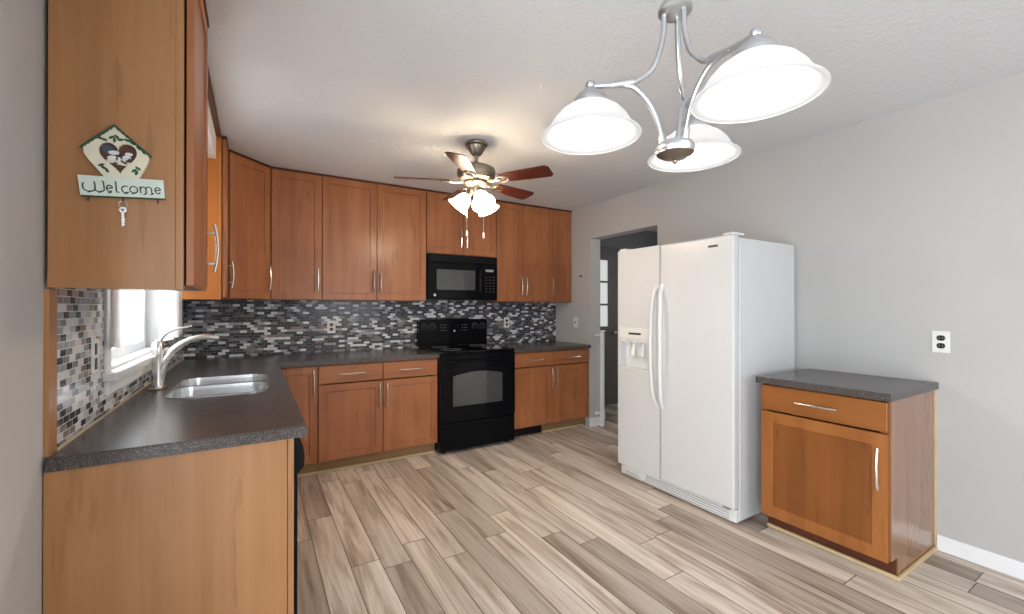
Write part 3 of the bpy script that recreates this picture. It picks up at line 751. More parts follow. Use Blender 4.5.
pieces('foot', bm, 'black_matte', root)
# raised control panel with rounded top
bm = bmesh.new()
tp = [(RX0 + 0.004, 0.9285), (RX1 - 0.004, 0.9285), (RX1 - 0.004, 1.175)] + [(RX1 - 0.004 - 0.035 * (1 - math.cos(PI/2 * i / 5)), 1.175 + 0.028 * math.sin(PI/2 * i / 5)) for i in range(1, 6)] \
     + [(RX0 + 0.20 + (RX1 - RX0 - 0.40) * (1 - i / 8), 1.203 + 0.010 * math.sin(PI * i / 8)) for i in range(9)] + [(RX0 + 0.004 + 0.035 * (1 - math.cos(PI/2 * i / 5)), 1.175 + 0.028 * math.sin(PI/2 * i / 5)) for i in range(5, -1, -1)]
prism(bm, tp, 4.2005, 4.272, 'xz'); bg = obj('control_panel', bm, 'black', root)
for x in (1.485, 1.575, 2.055, 2.145):
    bm = bmesh.new(); lathe(bm, [(0, 0), (0.030, 0), (0.030, 0.004), (0.022, 0.006), (0.019, 0.024), (0, 0.026)], (0, 0, 0), 20, Matrix.Translation((x, 4.2003, 1.125)) @ Matrix.Rotation(PI/2, 4, 'X'))
    box(bm, x - 0.003, 4.170, 1.108, x + 0.003, 4.1765, 1.142)
    kn = obj('knob', bm, 'black_matte', bg, True)
for x in (1.485, 1.575, 2.055, 2.145):
    bm = bmesh.new()
    for k in range(9):
        a = math.radians(-40 + k * 32.5); px, pz = x + 0.036 * math.cos(a), 1.125 + 0.036 * math.sin(a)
        box(bm, px - 0.003, 4.1992, pz - 0.002, px + 0.003, 4.2003, pz + 0.002)
    pieces('dial_mark', bm, 'mark_grey', bg)
obj('display', boxes((1.755, 4.1985, 1.115, 1.875, 4.2003, 1.150, 0.0004)), 'black_glass', bg)
bm = bmesh.new()
for i in range(3):
    for j in range(3):
        for s in (1.66, 1.90):
            box(bm, s + i * 0.026, 4.1990, 1.085 + j * 0.028, s + 0.012 + i * 0.026, 4.2003, 1.089 + j * 0.028)
pieces('button_mark', bm, 'mark_grey', bg)
bm = bmesh.new(); lathe(bm, [(0, 0), (0.010, 0), (0.010, 0.0015), (0, 0.0015)], (0, 0, 0), 20, Matrix.Translation((1.815, 4.2003, 1.080)) @ Matrix.Rotation(PI/2, 4, 'X'))
obj('emblem', bm, 'mark_white', bg)

# ------------------------------------------------------------------ microwave
MX0, MX1, MZ0, MZ1, MF = 1.430, 2.1925, 1.402, 1.8505, 3.945
root = thing('microwave', 'black over-the-range microwave hung between the brown wall cabinets', 'microwave', ((MX0 + MX1) / 2, 4.1, MZ0))
obj('body', boxes((MX0, MF + 0.025, MZ0, MX1, 4.281, MZ1 - 0.0005, 0.003)), 'black', root)
bm = bmesh.new()
mx1 = 2.005
holed(bm, [(MX0 + 0.001, MZ0 + 0.003), (mx1, MZ0 + 0.003), (mx1, MZ1 - 0.085), (MX0 + 0.001, MZ1 - 0.085)], [rrect(1.52, 1.50, 1.935, 1.70, 0.012, 3)], MF, MF + 0.0245, 'xz')
md = obj('door', bm, 'black', root)
bm = bmesh.new(); prism(bm, rrect(1.52, 1.50, 1.935, 1.70, 0.012, 3), MF + 0.004, MF + 0.012, 'xz'); obj('window', bm, 'oven_glass', md)
bm = bmesh.new(); tube(bm, smooth_path([(1.975, MF - 0.012, 1.46), (1.975, MF - 0.032, 1.50), (1.975, MF - 0.034, 1.60), (1.975, MF - 0.032, 1.70), (1.975, MF - 0.012, 1.74)], 5), 0.010, 10)
for z in (1.475, 1.725): tube(bm, [(1.975, MF + 0.001, z), (1.975, MF - 0.024, z)], 0.008, 8)
obj('handle', bm, 'black', md, True)
bm = bmesh.new(); lathe(bm, [(0, 0), (0.012, 0), (0.012, 0.0015), (0, 0.0015)], (0, 0, 0), 20, Matrix.Translation((1.500, MF + 0.0002, 1.447)) @ Matrix.Rotation(PI/2, 4, 'X'))
obj('emblem', bm, 'mark_white', md)
bm = bmesh.new(); box(bm, mx1 + 0.003, MF + 0.001, MZ0 + 0.003, MX1 - 0.001, MF + 0.0245, MZ1 - 0.085, 0.002); kp = obj('keypad', bm, 'black', root)
bm = bmesh.new()
for j in range(6):
    for i in range(3): box(bm, 2.05 + i * 0.042, MF + 0.0002, 1.485 + j * 0.030, 2.072 + i * 0.042, MF + 0.0012, 1.494 + j * 0.030)
pieces('key_mark', bm, 'dark_print', kp)
obj('display', boxes((2.055, MF + 0.0002, 1.695, 2.145, MF + 0.0012, 1.718)), 'mark_grey', kp)
bm = bmesh.new(); box(bm, MX0 + 0.001, MF + 0.004, MZ1 - 0.082, MX1 - 0.001, MF + 0.0245, MZ1 - 0.002, 0.003)
vg = obj('vent_grille', bm, 'black', root)
bm = bmesh.new()
for j in range(3): box(bm, MX0 + 0.03, MF + 0.002, MZ1 - 0.066 + j * 0.02, MX1 - 0.03, MF + 0.0045, MZ1 - 0.060 + j * 0.02)
pieces('slat', bm, 'black_matte', vg)

# ------------------------------------------------------------------ refrigerator (front faces -X)
FX, FB, FY0, FY1, FYS = 2.473, 2.540, 1.527, 2.484, 2.077
root = thing('refrigerator', 'white side-by-side refrigerator with ice and water dispenser', 'refrigerator', (2.83, 2.0, 0))
obj('body', boxes((FB, FY0 + 0.002, 0.018, 3.188, FY1 - 0.002, 1.752, 0.004)), 'white_app', root)
def fdoor(y0, y1, hole=None):
    bm = bmesh.new()
    if hole is None:
        box(bm, FX, y0, 0.100, FB - 0.008, y1, 1.768, 0.012, None, 3)
    else:
        holed(bm, rrect(y0, 0.100, y1, 1.768, 0.008, 3), [hole], FX, FB - 0.008, 'yz')
    return obj('door', bm, 'white_app', root, False)
hole = [(2.182, 0.850), (2.450, 0.850), (2.450, 1.085), (2.182, 1.085)]
dl = fdoor(FYS + 0.002, FY1, hole); drr = fdoor(FY0, FYS - 0.004)
obj('gasket', boxes((FB - 0.0085, FY0 + 0.012, 0.11, FB - 0.0002, FYS - 0.012, 1.74), (FB - 0.0085, FYS + 0.010, 0.11, FB - 0.0002, FY1 - 0.012, 1.74)), 'white_seam', root)
# dispenser: recessed box in the freezer door
bm = bmesh.new()
box(bm, FX + 0.050, 2.1825, 0.8505, FX + 0.056, 2.4495, 1.0845); box(bm, FX + 0.002, 2.1825, 0.8505, FX + 0.050, 2.4495, 0.862)
box(bm, FX + 0.004, 2.1825, 1.060, FX + 0.050, 2.4495, 1.0845)
ds = obj('dispenser', bm, 'white_plastic', dl)
bm = bmesh.new(); prism(bm, [(2.172, 1.086), (2.460, 1.086), (2.460, 1.170), (2.172, 1.170)], FX - 0.006, FX - 0.0003, 'yz'); obj('dispenser_panel', bm, 'white_plastic', dl)
bm = bmesh.new(); box(bm, FX - 0.0075, 2.245, 1.118, FX - 0.006, 2.365, 1.133)
obj('dispenser_label', bm, 'dark_print', dl)
for y in (2.265, 2.355):
    bm = bmesh.new(); tube(bm, smooth_path([(FX + 0.040, y, 1.062), (FX + 0.030, y, 1.02), (FX + 0.016, y, 0.975), (FX + 0.012, y, 0.955)], 4), [0.016, 0.034], 12, (Vector((1, 0, 0)), 0.35))
    obj('dispenser_paddle', bm, 'white_plastic', dl, True)
# bowed handles
def fhandle(par, y, sgn):
    bm = bmesh.new(); zs = [0.615, 0.68, 0.80, 1.05, 1.30, 1.42, 1.485]; outs = [0.0, 0.030, 0.046, 0.052, 0.046, 0.030, 0.0]; ys = [0.0, 0.007, 0.014, 0.018, 0.014, 0.007, 0.0]
    pts = smooth_path([(FX - o_ + 0.004, y + sgn * s_, z) for z, o_, s_ in zip(zs, outs, ys)], 5)
    tube(bm, pts, 0.014, 12); obj('handle', bm, 'white_plastic', par, True)
fhandle(dl, FYS + 0.022, 1); fhandle(drr, FYS - 0.024, -1)
bm = bmesh.new(); box(bm, FX - 0.0025, 1.628, 1.702, FX + 0.0005, 1.694, 1.716, 0.0008); bd = obj('brand_badge', bm, 'dark_print', drr)
# base grille
bm = bmesh.new(); box(bm, FX + 0.030, FY0 + 0.004, 0.014, FB - 0.0005, FY1 - 0.004, 0.092, 0.006); gr = obj('base_grille', bm, 'white_plastic', root)
bm = bmesh.new()
for j in range(4): box(bm, FX + 0.0285, FY0 + 0.05, 0.026 + j * 0.016, FX + 0.0305, FY1 - (0.05 if j < 2 else 0.24), 0.0305 + j * 0.016)
pieces('vent_slot', bm, 'white_seam', gr)
bm = bmesh.new(); lathe(bm, [(0, 0), (0.033, 0), (0.030, 0.012), (0, 0.013)], (0, 0, 0), 24, Matrix.Translation((FX + 0.0295, 2.26, 0.062)) @ Matrix.Rotation(-PI/2, 4, 'Y'))
obj('filter_cap', bm, 'white_plastic', gr, True)
bm = bmesh.new()
for y in (FY0 + 0.01, FY1 - 0.075): box(bm, FX + 0.010, y, 1.7685, FX + 0.13, y + 0.065, 1.784, 0.005)
pieces('hinge_cover', bm, 'white_plastic', root)
bm = bmesh.new()
for y in (FY0 + 0.03, FY1 - 0.08): box(bm, FX + 0.012, y, 0.0925, FX + 0.055, y + 0.05, 0.0998)
pieces('hinge', bm, 'dark_print', root)
bm = bmesh.new()
for x in (2.60, 3.12):
    for y in (FY0 + 0.06, FY1 - 0.06): tube(bm, [(x, y, 0.0004), (x, y, 0.0185)], 0.02, 10)
pieces('foot', bm, 'black_matte', root)

# ------------------------------------------------------------------ lone cabinet beside the refrigerator (front faces -X)
mtx = frame_mtx((2.615, 1.4385, 0), (0, -1, 0), (-1, 0, 0)); W, D = 0.605, 0.583
root = thing('base_cabinet', 'lone honey brown cabinet with drawer and door right of the refrigerator', 'cabinet', (2.90, 1.136, 0), 'brown base cabinets')
bm = bmesh.new(); carcass(bm, W, D, 0.105, CB - 0.001, mtx, top=False); obj('body', bm, 'wood_honey', root)
bm = bmesh.new(); prism(bm, [(2.6155, 0.105), (2.694, 0.105), (2.694, 0.001), (3.199, 0.001), (3.199, CB - 0.001), (2.6155, CB - 0.001)], 0.8265, 0.8330, 'xz'); obj('side_panel', bm, 'wood_side', root)
obj('toe_kick', boxes((2.682, 0.8335, 0.001, 2.694, 1.438, 0.1045)), 'wood_dark', root)
drawer(root, 0.006, 0.722, W - 0.003, CB - 0.010, mtx, mat='wood_honey_y')
door(root, 0.006, 0.098, W - 0.003, 0.712, mtx, W - 0.034, 0.545, mat='honey_frame', fw=0.06, pmat='wood_honey')
pieces('shoe_moulding', boxes((2.664, 0.8115, 0.0008, 2.6815, 1.438, 0.020, 0.004), (2.6815, 0.8115, 0.0008, 3.19, 0.8262, 0.020, 0.004)), 'raw_pine', root)
obj('scribe_moulding', boxes((3.1995, 0.820, 0.021, 3.2065, 0.8263, CB - 0.001)), 'raw_pine', root)

# ------------------------------------------------------------------ outlets, switches, small wall things
def plate(label, origin, ux, nn, slots, cat='outlet', name='wall_outlet', w_=0.072, h_=0.118, kind='duplex', dark=True):
    mtx = frame_mtx(origin, ux, nn)
    root = thing(name, label, cat, origin)
    bm = bmesh.new(); box(bm, -w_/2, -0.006, -h_/2, w_/2, -0.0003, h_/2, 0.002, mtx); bmesh.ops.recalc_face_normals(bm, faces=bm.faces); obj('cover_plate', bm, 'white_plastic', root)
    for z in slots:
        bm = bmesh.new()
        if kind == 'duplex': prism(bm, rrect(-0.017, z - 0.0145, 0.017, z + 0.0145, 0.012, 4), -0.0075, -0.0055, 'xz', mtx)
        elif kind == 'rocker': box(bm, -0.011, -0.008, z - 0.02, 0.011, -0.0055, z + 0.02, 0.001, mtx)
        else: box(bm, -0.006, -0.014, z - 0.010, 0.006, -0.0055, z + 0.010, 0.001, mtx)
        bmesh.ops.recalc_face_normals(bm, faces=bm.faces)
        rc = obj('receptacle' if kind != 'toggle' else 'toggle', bm, 'receptacle', root)
        if kind == 'duplex':
            bm = bmesh.new(); box(bm, -0.008, -0.0079, z - 0.005, -0.006, -0.0074, z + 0.005, 0, mtx); box(bm, 0.006, -0.0079, z - 0.005, 0.008, -0.0074, z + 0.005, 0, mtx)
            bmesh.ops.recalc_face_normals(bm, faces=bm.faces); obj('slot', bm, 'mark_grey', rc)
    return root
plate('white outlet plate with black sockets on mosaic left of the range', (0.616, YB - 0.008, 1.145), (1, 0, 0), (0, -1, 0), (0.021, -0.021))
plate('white outlet plate with black sockets on mosaic right of the range', (2.501, YB - 0.008, 1.153), (1, 0, 0), (0, -1, 0), (0.021, -0.021))
plate('white outlet with black sockets above the lone cabinet on the right wall', (XR, 0.800, 1.136), (0, -1, 0), (-1, 0, 0), (0.021, -0.021))
plate('white plate with two black rocker switches beside the sink window', (XL + 0.008, 2.048, 1.150), (0, 1, 0), (1, 0, 0), (0.026, -0.026), 'light switch', 'light_switch', kind='rocker')
plate('white switch plate with dark toggle on the wall left of the doorway', (XR, 3.895, 1.155), (0, -1, 0), (-1, 0, 0), (0.0,), 'light switch', 'light_switch', kind='toggle')
bm = bmesh.new(); lathe(bm, [(0, 0), (0.012, 0), (0.012, 0.004), (0.006, 0.007), (0.006, 0.02), (0.010, 0.024), (0, 0.026)], (0, 0, 0), 16, Matrix.Translation((XR - 0.0003, 3.80, 1.684)) @ Matrix.Rotation(-PI/2, 4, 'Y'))
tag(obj('wall_hook', bm, 'dark_print', None, True), 'tiny dark round hook on the bare wall above the switch', 'hook')

# safety gate post on the doorway jamb
root = thing('safety_gate_post', 'white safety gate post standing against the doorway jamb', 'gate post', (3.345, 3.60, 0))
obj('post', boxes((3.318, 3.575, 0.0008, 3.354, 3.611, 1.045, 0.005)), 'white_paint', root)
pieces('bracket', boxes((3.27, 3.6115, 1.005, 3.35, 3.6423, 1.035, 0.003), (3.27, 3.6115, 0.13, 3.35, 3.6423, 0.16, 0.003)), 'white_paint', root)
bm = bmesh.new(); tube(bm, [(3.335, 3.593, 1.0452), (3.335, 3.593, 1.06)], 0.012, 12); tube(bm, [(3.30, 3.593, 1.062), (3.372, 3.593, 1.062)], 0.010, 10); obj('latch', bm, 'white_paint', root, True)
obj('foot_latch', boxes((3.3545, 3.58, 0.08, 3.366, 3.606, 0.17, 0.002)), 'white_paint', root)

# ------------------------------------------------------------------ welcome sign and key
SY = 1.6445          # face of the cabinet end panel at 1.6455
TILT = math.radians(4.6)
sx, sz = -0.326, 1.668
SM = Matrix.Translation((sx, SY + 0.0005, sz)) @ Matrix.Rotation(-TILT, 4, 'Y')
root = thing('welcome_sign', 'painted wooden welcome sign with house-shaped heart plaque', 'sign', (sx, SY, sz))
def sp(poly, d0, d1, mat, name, par):
    bm = bmesh.new(); prism(bm, poly, -d1, -d0, 'xz', SM); bmesh.ops.recalc_face_normals(bm, faces=bm.faces); return obj(name, bm, mat, par)
bd = sp([(-0.089, -0.027), (0.095, -0.028), (0.096, 0.026), (-0.091, 0.028)], 0.0005, 0.011, 'pale_board', 'word_board', root)
bm = bmesh.new(); box(bm, -0.090, -0.0095, -0.0305, 0.096, -0.0005, -0.0275, 0.001, SM); obj('board_edge', bm, 'green_dark', bd)
heart = []
for i in range(40):
    t = 2 * PI * i / 40
    heart.append((0.0026 * 16 * math.sin(t) ** 3, 0.088 + 0.0031 * (13*math.cos(t) - 5*math.cos(2*t) - 2*math.cos(3*t) - math.cos(4*t))))
house = [(-0.036, 0.0275), (0.041, 0.0268), (0.060, 0.064), (0.067, 0.080), (0.067, 0.098), (0.032, 0.139), (-0.002, 0.172), (-0.040, 0.140), (-0.072, 0.110), (-0.073, 0.090), (-0.066, 0.074)]
bm = bmesh.new(); t_ = bmesh.new()
holed(t_, house, [heart], -0.012, -0.0005, 'xz'); bmesh.ops.transform(t_, matrix=SM, verts=t_.verts); bmesh.ops.recalc_face_normals(t_, faces=t_.faces)
hp = obj('house_plaque', t_, 'cream', root); bm.free()
sp(heart, 0.0006, 0.003, 'heart_brown', 'heart_backing', hp)
bm = bmesh.new()
for a, b in (((-0.002, 0.174), (-0.078, 0.106)), ((-0.002, 0.174), (0.073, 0.094))):
    k = 9
    for i in range(k):
        f0 = i / k; f1 = (i + 1.25) / k
        p = Vector((a[0] + (b[0]-a[0])*f0, -0.0135, a[1] + (b[1]-a[1])*f0)); q = Vector((a[0] + (b[0]-a[0])*min(1, f1), -0.0135, a[1] + (b[1]-a[1])*min(1, f1) - 0.003))
        tube(bm, [SM @ p, SM @ q], [0.0022, 0.0034], 6)
obj('roof_edge', bm, 'green_dark', hp)
bm = bmesh.new()
def leaf(x, z, a, s=1.0):
    x += 0.005; c_, s_ = math.cos(a), math.sin(a)
    poly = [(x + (u*c_ - v*s_)*s, z + (u*s_ + v*c_)*s) for u, v in ((-0.008, 0), (-0.003, 0.0035), (0.004, 0.003), (0.009, 0), (0.004, -0.003), (-0.003, -0.0035))]
    prism(bm, poly, -0.0132, -0.0118, 'xz', SM)
for x, z, a in ((-0.042, 0.135, 2.6), (-0.032, 0.131, 2.9), (-0.016, 0.139, 0.6), (-0.004, 0.141, 2.2), (0.003, 0.134, 0.2), (-0.010, 0.132, 1.5), (0.018, 0.134, 2.7), (0.029, 0.127, 2.5), (0.042, 0.114, 2.3), (0.052, 0.104, 2.0),
                (-0.040, 0.052, 2.4), (-0.044, 0.059, 0.4), (-0.033, 0.045, 2.0), (0.026, 0.048, 0.7), (0.036, 0.055, 2.4), (0.031, 0.042, 1.2)): leaf(x, z, a)
bmesh.ops.recalc_face_normals(bm, faces=bm.faces); pieces('leaf', bm, 'green_dark', hp)
# little lambs in the heart
def blob(cx, cz, a, b, k=14): return [(cx + a*math.cos(2*PI*i/k), cz + b*math.sin(2*PI*i/k)) for i in range(k)]
sp(blob(-0.023, 0.108, 0.014, 0.011), 0.003, 0.0042, 'heart_blue', 'painted_sky', hp)
bm = bmesh.new()
for c_ in ((-0.010, 0.098, 0.013, 0.006), (-0.014, 0.082, 0.012, 0.0075), (-0.002, 0.080, 0.006, 0.006), (0.017, 0.086, 0.010, 0.006), (0.022, 0.096, 0.009, 0.005), (0.010, 0.079, 0.005, 0.0045)):
    prism(bm, blob(*c_), -0.0060, -0.0042, 'xz', SM)
bmesh.ops.recalc_face_normals(bm, faces=bm.faces); pieces('painted_lamb', bm, 'mark_white', hp)
sp([(-0.027, 0.070), (0.024, 0.060), (0.029, 0.072), (-0.029, 0.078)], 0.003, 0.0041, 'cream', 'painted_ground', hp)
bm = bmesh.new()
for x, z, a in ((0.001, 0.088, 0.4), (0.006, 0.074, 2.2), (0.022, 0.080, 1.2), (-0.010, 0.068, 0.1), (0.012, 0.070, 2.8), (0.004, 0.098, 0.9)):
    c_, s_ = math.cos(a), math.sin(a)
    prism(bm, [(x + u*c_ - v*s_, z + u*s_ + v*c_) for u, v in ((-0.006, 0), (0, 0.003), (0.006, 0), (0, -0.003))], -0.0062, -0.0042, 'xz', SM)
bmesh.ops.recalc_face_normals(bm, faces=bm.faces); pieces('painted_grass', bm, 'ink', hp)
# lettering: round script strokes, x in letter units, z 0..1 for small letters
def arc(cx, cz, rx, rz, a0, a1, k=10): return [(cx + rx*math.cos(math.radians(a0 + (a1-a0)*i/k)), cz + rz*math.sin(math.radians(a0 + (a1-a0)*i/k))) for i in range(k+1)]
letters = [
 arc(0.25, 0.72, 0.22, 0.6, 120, 215) + arc(0.62, 0.42, 0.52, 0.42, 190, 360) + [(1.16, 0.9), (1.10, 1.45)],
 arc(1.55, 0.45, 0.45, 0.45, 180, 340) + [(1.98, 0.9), (1.96, 1.45), (1.84, 1.6)],
 [(2.15, 0.5), (2.75, 0.62)] + arc(2.48, 0.55, 0.29, 0.45, 15, 310, 14),
 [(3.05, 1.62), (3.12, 1.5), (3.10, 0.25), (3.20, 0.03), (3.38, 0.05)],
 arc(3.98, 0.5, 0.36, 0.5, 50, 320, 14), arc(4.78, 0.5, 0.38, 0.5, 90, 450, 18),
 [(5.32, 0.9), (5.42, 0.98), (5.45, 0.02)], arc(5.72, 0.62, 0.27, 0.38, 170, 0, 9) + [(5.99, 0.02)], arc(6.27, 0.62, 0.28, 0.38, 170, 0, 9) + [(6.55, 0.10), (6.72, 0.02)],
 [(6.85, 0.48), (7.45, 0.62)] + arc(7.18, 0.53, 0.29, 0.45, 15, 320, 14)]
bm = bmesh.new(); SC, LX0, LZ0 = 0.0228, -0.083, -0.0165
for L_ in letters:
    tube(bm, [SM @ Vector((LX0 + x * SC, -0.0112, LZ0 + z * 0.0195)) for x, z in L_], 0.00165, 6)
for x in (0.62, 1.6, 2.5, 4.1, 4.75, 5.9, 6.6):
    tube(bm, [SM @ Vector((LX0 + (x - 0.22) * SC, -0.0112, LZ0 - 0.0035)), SM @ Vector((LX0 + (x + 0.12) * SC, -0.0112, LZ0 + 0.001))], [0.001, 0.0026], 6)
obj('lettering', bm, 'ink', bd, True)
for x in (-0.074, -0.001, 0.078):
    bm = bmesh.new(); tube(bm, [SM @ Vector(p) for p in ((x, -0.004, -0.030), (x, -0.005, -0.040), (x, -0.011, -0.043), (x, -0.013, -0.037))], 0.0014, 6)
    obj('hook', bm, 'dark_print', bd, True)
hk = SM @ Vector((-0.001, -0.011, -0.043))
root = thing('key', 'small silver key hanging on a ring under the welcome board', 'key', tuple(hk))
bm = bmesh.new(); tube(bm, [hk + Vector((0.0095 * math.cos(2*PI*i/20), 0.0003 * i/20, -0.0075 + 0.0095 * math.sin(2*PI*i/20))) for i in range(21)], 0.0012, 6); obj('ring', bm, 'steel', root, True)
kz = hk.z - 0.020
bm = bmesh.new(); lathe(bm, [(0.0035, -0.001), (0.0085, -0.001), (0.0085, 0.001), (0.0035, 0.001), (0.0035, -0.001)], (0, 0, 0), 18, Matrix.Translation((hk.x, hk.y, kz - 0.003)) @ Matrix.Rotation(PI/2, 4, 'X'))
obj('bow', bm, 'steel', root, True)
bm = bmesh.new(); box(bm, hk.x - 0.003, hk.y - 0.001, kz - 0.050, hk.x + 0.003, hk.y + 0.001, kz - 0.0105, 0.0004)
for i in range(3): box(bm, hk.x + 0.003, hk.y - 0.001, kz - 0.047 + i * 0.008, hk.x + 0.0055, hk.y + 0.001, kz - 0.043 + i * 0.008)
obj('shaft', bm, 'steel', root)

# ------------------------------------------------------------------ chandelier
cx, cy, zr = 0.883, 0.694, 1.745
root = thing('chandelier', 'three-arm satin nickel chandelier with frosted white bell shades', 'chandelier', (cx, cy, ZC))
bm = bmesh.new(); lathe(bm, [(0, -0.0005), (0.062, -0.0005), (0.062, -0.008), (0.045, -0.022), (0.012, -0.03), (0, -0.03)], (cx, cy, ZC), 32); obj('ceiling_canopy', bm, 'chand_metal', root, True)
bm = bmesh.new(); tube(bm, [(cx, cy, ZC - 0.029), (cx, cy, 2.085)], 0.006, 12); obj('stem', bm, 'chand_metal', root, True)
bm = bmesh.new(); lathe(bm, [(0, 0.05), (0.012, 0.05), (0.016, 0.035), (0.034, 0.02), (0.040, 0.008), (0.040, 0.0), (0.030, -0.008), (0, -0.010)], (cx, cy, 2.045), 32); obj('hub', bm, 'chand_metal', root, True)
bm = bmesh.new(); lathe(bm, [(0, 0.022), (0.040, 0.022), (0.046, 0.012), (0.046, 0.004), (0.044, 0.0), (0.044, -0.003)], (cx, cy, 1.700), 32); ds = obj('bottom_dish', bm, 'chand_metal', root, True)
bm = bmesh.new(); lathe(bm, [(0.0435, -0.0005), (0.0435, -0.004), (0.030, -0.012), (0.008, -0.017), (0, -0.017)], (cx, cy, 1.700), 32); ball(bm, (cx, cy, 1.679), 0.006); obj('finial_cap', bm, 'pewter', ds, True)
RA = 0.205
for ang in (144, 25, 266):
    a = math.radians(ang); d = Vector((math.cos(a), math.sin(a), 0)); o0 = Vector((cx, cy, 0)); up = Vector((0, 0, 1))
    P = lambda r_, z: o0 + d * r_ + up * z
    bm = bmesh.new()
    tube(bm, smooth_path([P(0.026, 2.045), P(0.028, 1.99), P(0.045, 1.925), P(0.075, 1.888), P(0.11, 1.874), P(0.16, 1.872), P(RA, 1.872)], 6), 0.0068, 10)
    tube(bm, smooth_path([P(0.125, 1.872), P(0.095, 1.862), P(0.062, 1.825), P(0.040, 1.775), P(0.029, 1.722)], 6), 0.0068, 10)
    tube(bm, [P(0.10, 1.877), P(0.15, 1.8725)], [0.0102, 0.0085], 10)
    tube(bm, [P(0.033, 1.748), P(0.029, 1.7225)], 0.009, 10)
    ball(bm, P(RA, 1.874), 0.0125)
    obj('arm', bm, 'chand_metal', root, True)
    c_ = P(RA, 0)
    bm = bmesh.new(); lathe(bm, [(0, 0.124), (0.012, 0.122), (0.018, 0.115), (0.030, 0.106), (0.040, 0.095), (0.0455, 0.085), (0.0455, 0.0795), (0, 0.0792)], (c_.x, c_.y, zr), 28); obj('socket_cap', bm, 'chand_metal', root, True)
    bm = bmesh.new()
    out = [(0.035, 0.080), (0.055, 0.074), (0.076, 0.059), (0.092, 0.040), (0.102, 0.022), (0.108, 0.010), (0.115, 0.0045), (0.122, 0.003), (0.123, 0.0)]
    inn = [(r_ - 0.004, z - 0.002) for r_, z in out[:-1]] + [(0.119, -0.0015)]
    lathe(bm, out + inn[::-1], (c_.x, c_.y, zr), 48)
    sh_ = obj('lamp_shade', bm, 'shade', root, True)
    bm = bmesh.new(); lathe(bm, [(0, -0.058), (0.018, -0.050), (0.027, -0.030), (0.024, -0.010), (0.014, 0.010), (0.013, 0.028), (0, 0.028)], (c_.x, c_.y, zr + 0.050), 20)
    obj('bulb', bm, 'bulb_cool', sh_, True)

# ------------------------------------------------------------------ ceiling fan
fx, fy = 1.318, 2.672
root = thing('ceiling_fan', 'five-blade pewter ceiling fan with cherry blades and lit glass shades', 'ceiling fan', (fx, fy, ZC))
bm = bmesh.new(); lathe(bm, [(0, -0.0005), (0.070, -0.0005), (0.078, -0.012), (0.076, -0.022), (0.062, -0.030), (0.058, -0.045), (0.044, -0.070), (0.030, -0.088), (0.014, -0.092), (0, -0.092)], (fx, fy, ZC), 32); obj('canopy', bm, 'pewter', root, True)
bm = bmesh.new(); tube(bm, [(fx, fy, ZC - 0.091), (fx, fy, 2.315)], 0.0125, 12); obj('downrod', bm, 'pewter', root, True)
bm = bmesh.new(); lathe(bm, [(0, 0.125), (0.03, 0.125), (0.04, 0.11), (0.10, 0.100), (0.128, 0.085), (0.135, 0.060), (0.130, 0.035), (0.118, 0.020), (0.122, 0.010), (0.095, -0.004), (0, -0.006)], (fx, fy, 2.195), 40); obj('motor_housing', bm, 'pewter', root, True)
bm = bmesh.new(); lathe(bm, [(0, 0.0), (0.085, 0.0), (0.090, -0.012), (0.070, -0.030), (0.052, -0.040), (0.050, -0.070), (0.040, -0.082), (0, -0.085)], (fx, fy, 2.188), 32); lk = obj('light_kit', bm, 'pewter', root, True)
PITCHB = math.radians(13)
for k in range(5):
    wa = math.radians(46 - 72 * k - YAW)
    Mb = Matrix.Translation((fx, fy, 2.192)) @ Matrix.Rotation(wa, 4, 'Z') @ Matrix.Translation((0, 0, 0)) @ Matrix.Rotation(-PITCHB, 4, 'X')
    pl = [(0.185, -0.045), (0.25, -0.053), (0.40, -0.062), (0.528, -0.067), (0.550, -0.046), (0.550, 0.046), (0.528, 0.067), (0.40, 0.062), (0.25, 0.053), (0.185, 0.045)]
    bm = bmesh.new(); prism(bm, pl, 0, 0.006, 'xy', Mb); bl_ = obj('blade', bm, 'blade', root)
    bm = bmesh.new()
    tube(bm, [Mb @ Vector(p) for p in ((0.09, 0, 0.002), (0.15, 0, -0.006), (0.19, 0, -0.005))], [0.014, 0.010], 8)
    for s in (-1, 1): tube(bm, smooth_path([Mb @ Vector(p) for p in ((0.15, 0, -0.006), (0.175, s*0.030, -0.006), (0.215, s*0.032, -0.005), (0.245, s*0.008, -0.005))], 4), 0.0065, 8)
    obj('blade_iron', bm, 'pewter', bl_, True)
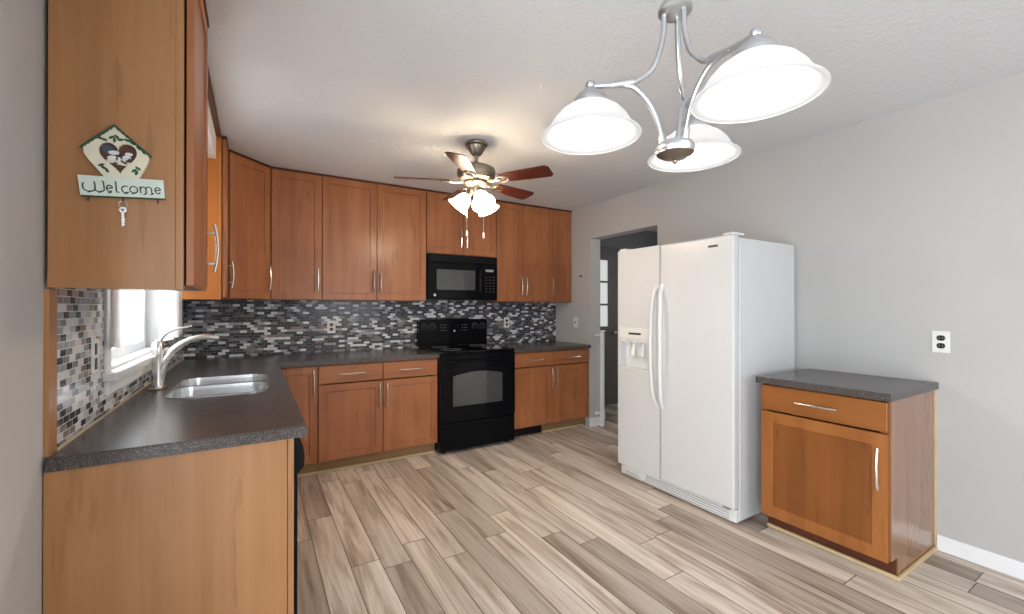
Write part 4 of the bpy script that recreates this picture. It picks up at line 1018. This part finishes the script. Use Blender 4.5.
for ph in (185, 297, 50):
    a = math.radians(ph - YAW); d = Vector((math.cos(a), math.sin(a), 0))
    ax = (d * 0.62 + Vector((0, 0, -0.785))).normalized()
    q = Vector((0, 0, -1)).rotation_difference(ax).to_matrix().to_4x4()
    st = Vector((fx, fy, 2.125)) + d * 0.040
    bm = bmesh.new(); tube(bm, smooth_path([Vector((fx, fy, 2.13)) + d * 0.03, st + d*0.012 + Vector((0, 0, 0.004)), st + ax * 0.030], 4), 0.011, 10)
    lathe(bm, [(0, -0.012), (0.022, -0.012), (0.026, -0.030), (0.024, -0.034), (0, -0.034)], (0, 0, 0), 20, Matrix.Translation(st) @ q)
    ar = obj('lamp_arm', bm, 'pewter', root, True)
    bm = bmesh.new()
    out = [(0.024, -0.034), (0.036, -0.046), (0.048, -0.066), (0.053, -0.088), (0.058, -0.108), (0.067, -0.126), (0.080, -0.140)]
    inn = [(r_ - 0.003, z - 0.001) for r_, z in out[:-1]] + [(0.078, -0.1408)]
    lathe(bm, out + inn[::-1], (0, 0, 0), 28, Matrix.Translation(st) @ q)
    sh_ = obj('lamp_shade', bm, 'shade_warm', root, True)
    bm = bmesh.new(); lathe(bm, [(0, -0.036), (0.010, -0.036), (0.012, -0.05), (0.022, -0.072), (0.024, -0.088), (0.016, -0.104), (0, -0.110)], (0, 0, 0), 18, Matrix.Translation(st) @ q)
    obj('bulb', bm, 'bulb_warm', sh_, True)
rt = Vector((math.cos(math.radians(YAW)), -math.sin(math.radians(YAW)), 0))
for s, z1 in ((-0.062, 1.850), (0.052, 1.838)):
    p = Vector((fx, fy, 0)) + rt * s - Vector((0.515, 0.857, 0)) * 0.03
    bm = bmesh.new(); tube(bm, [(p.x, p.y, 2.135), (p.x, p.y, z1)], 0.0016, 6); pc = obj('pull_chain', bm, 'nickel', root)
    bm = bmesh.new(); lathe(bm, [(0, 0.002), (0.003, 0.0), (0.007, -0.018), (0.008, -0.034), (0.004, -0.042), (0, -0.042)], (p.x, p.y, z1), 14); obj('fob', bm, 'white_plastic', pc, True)
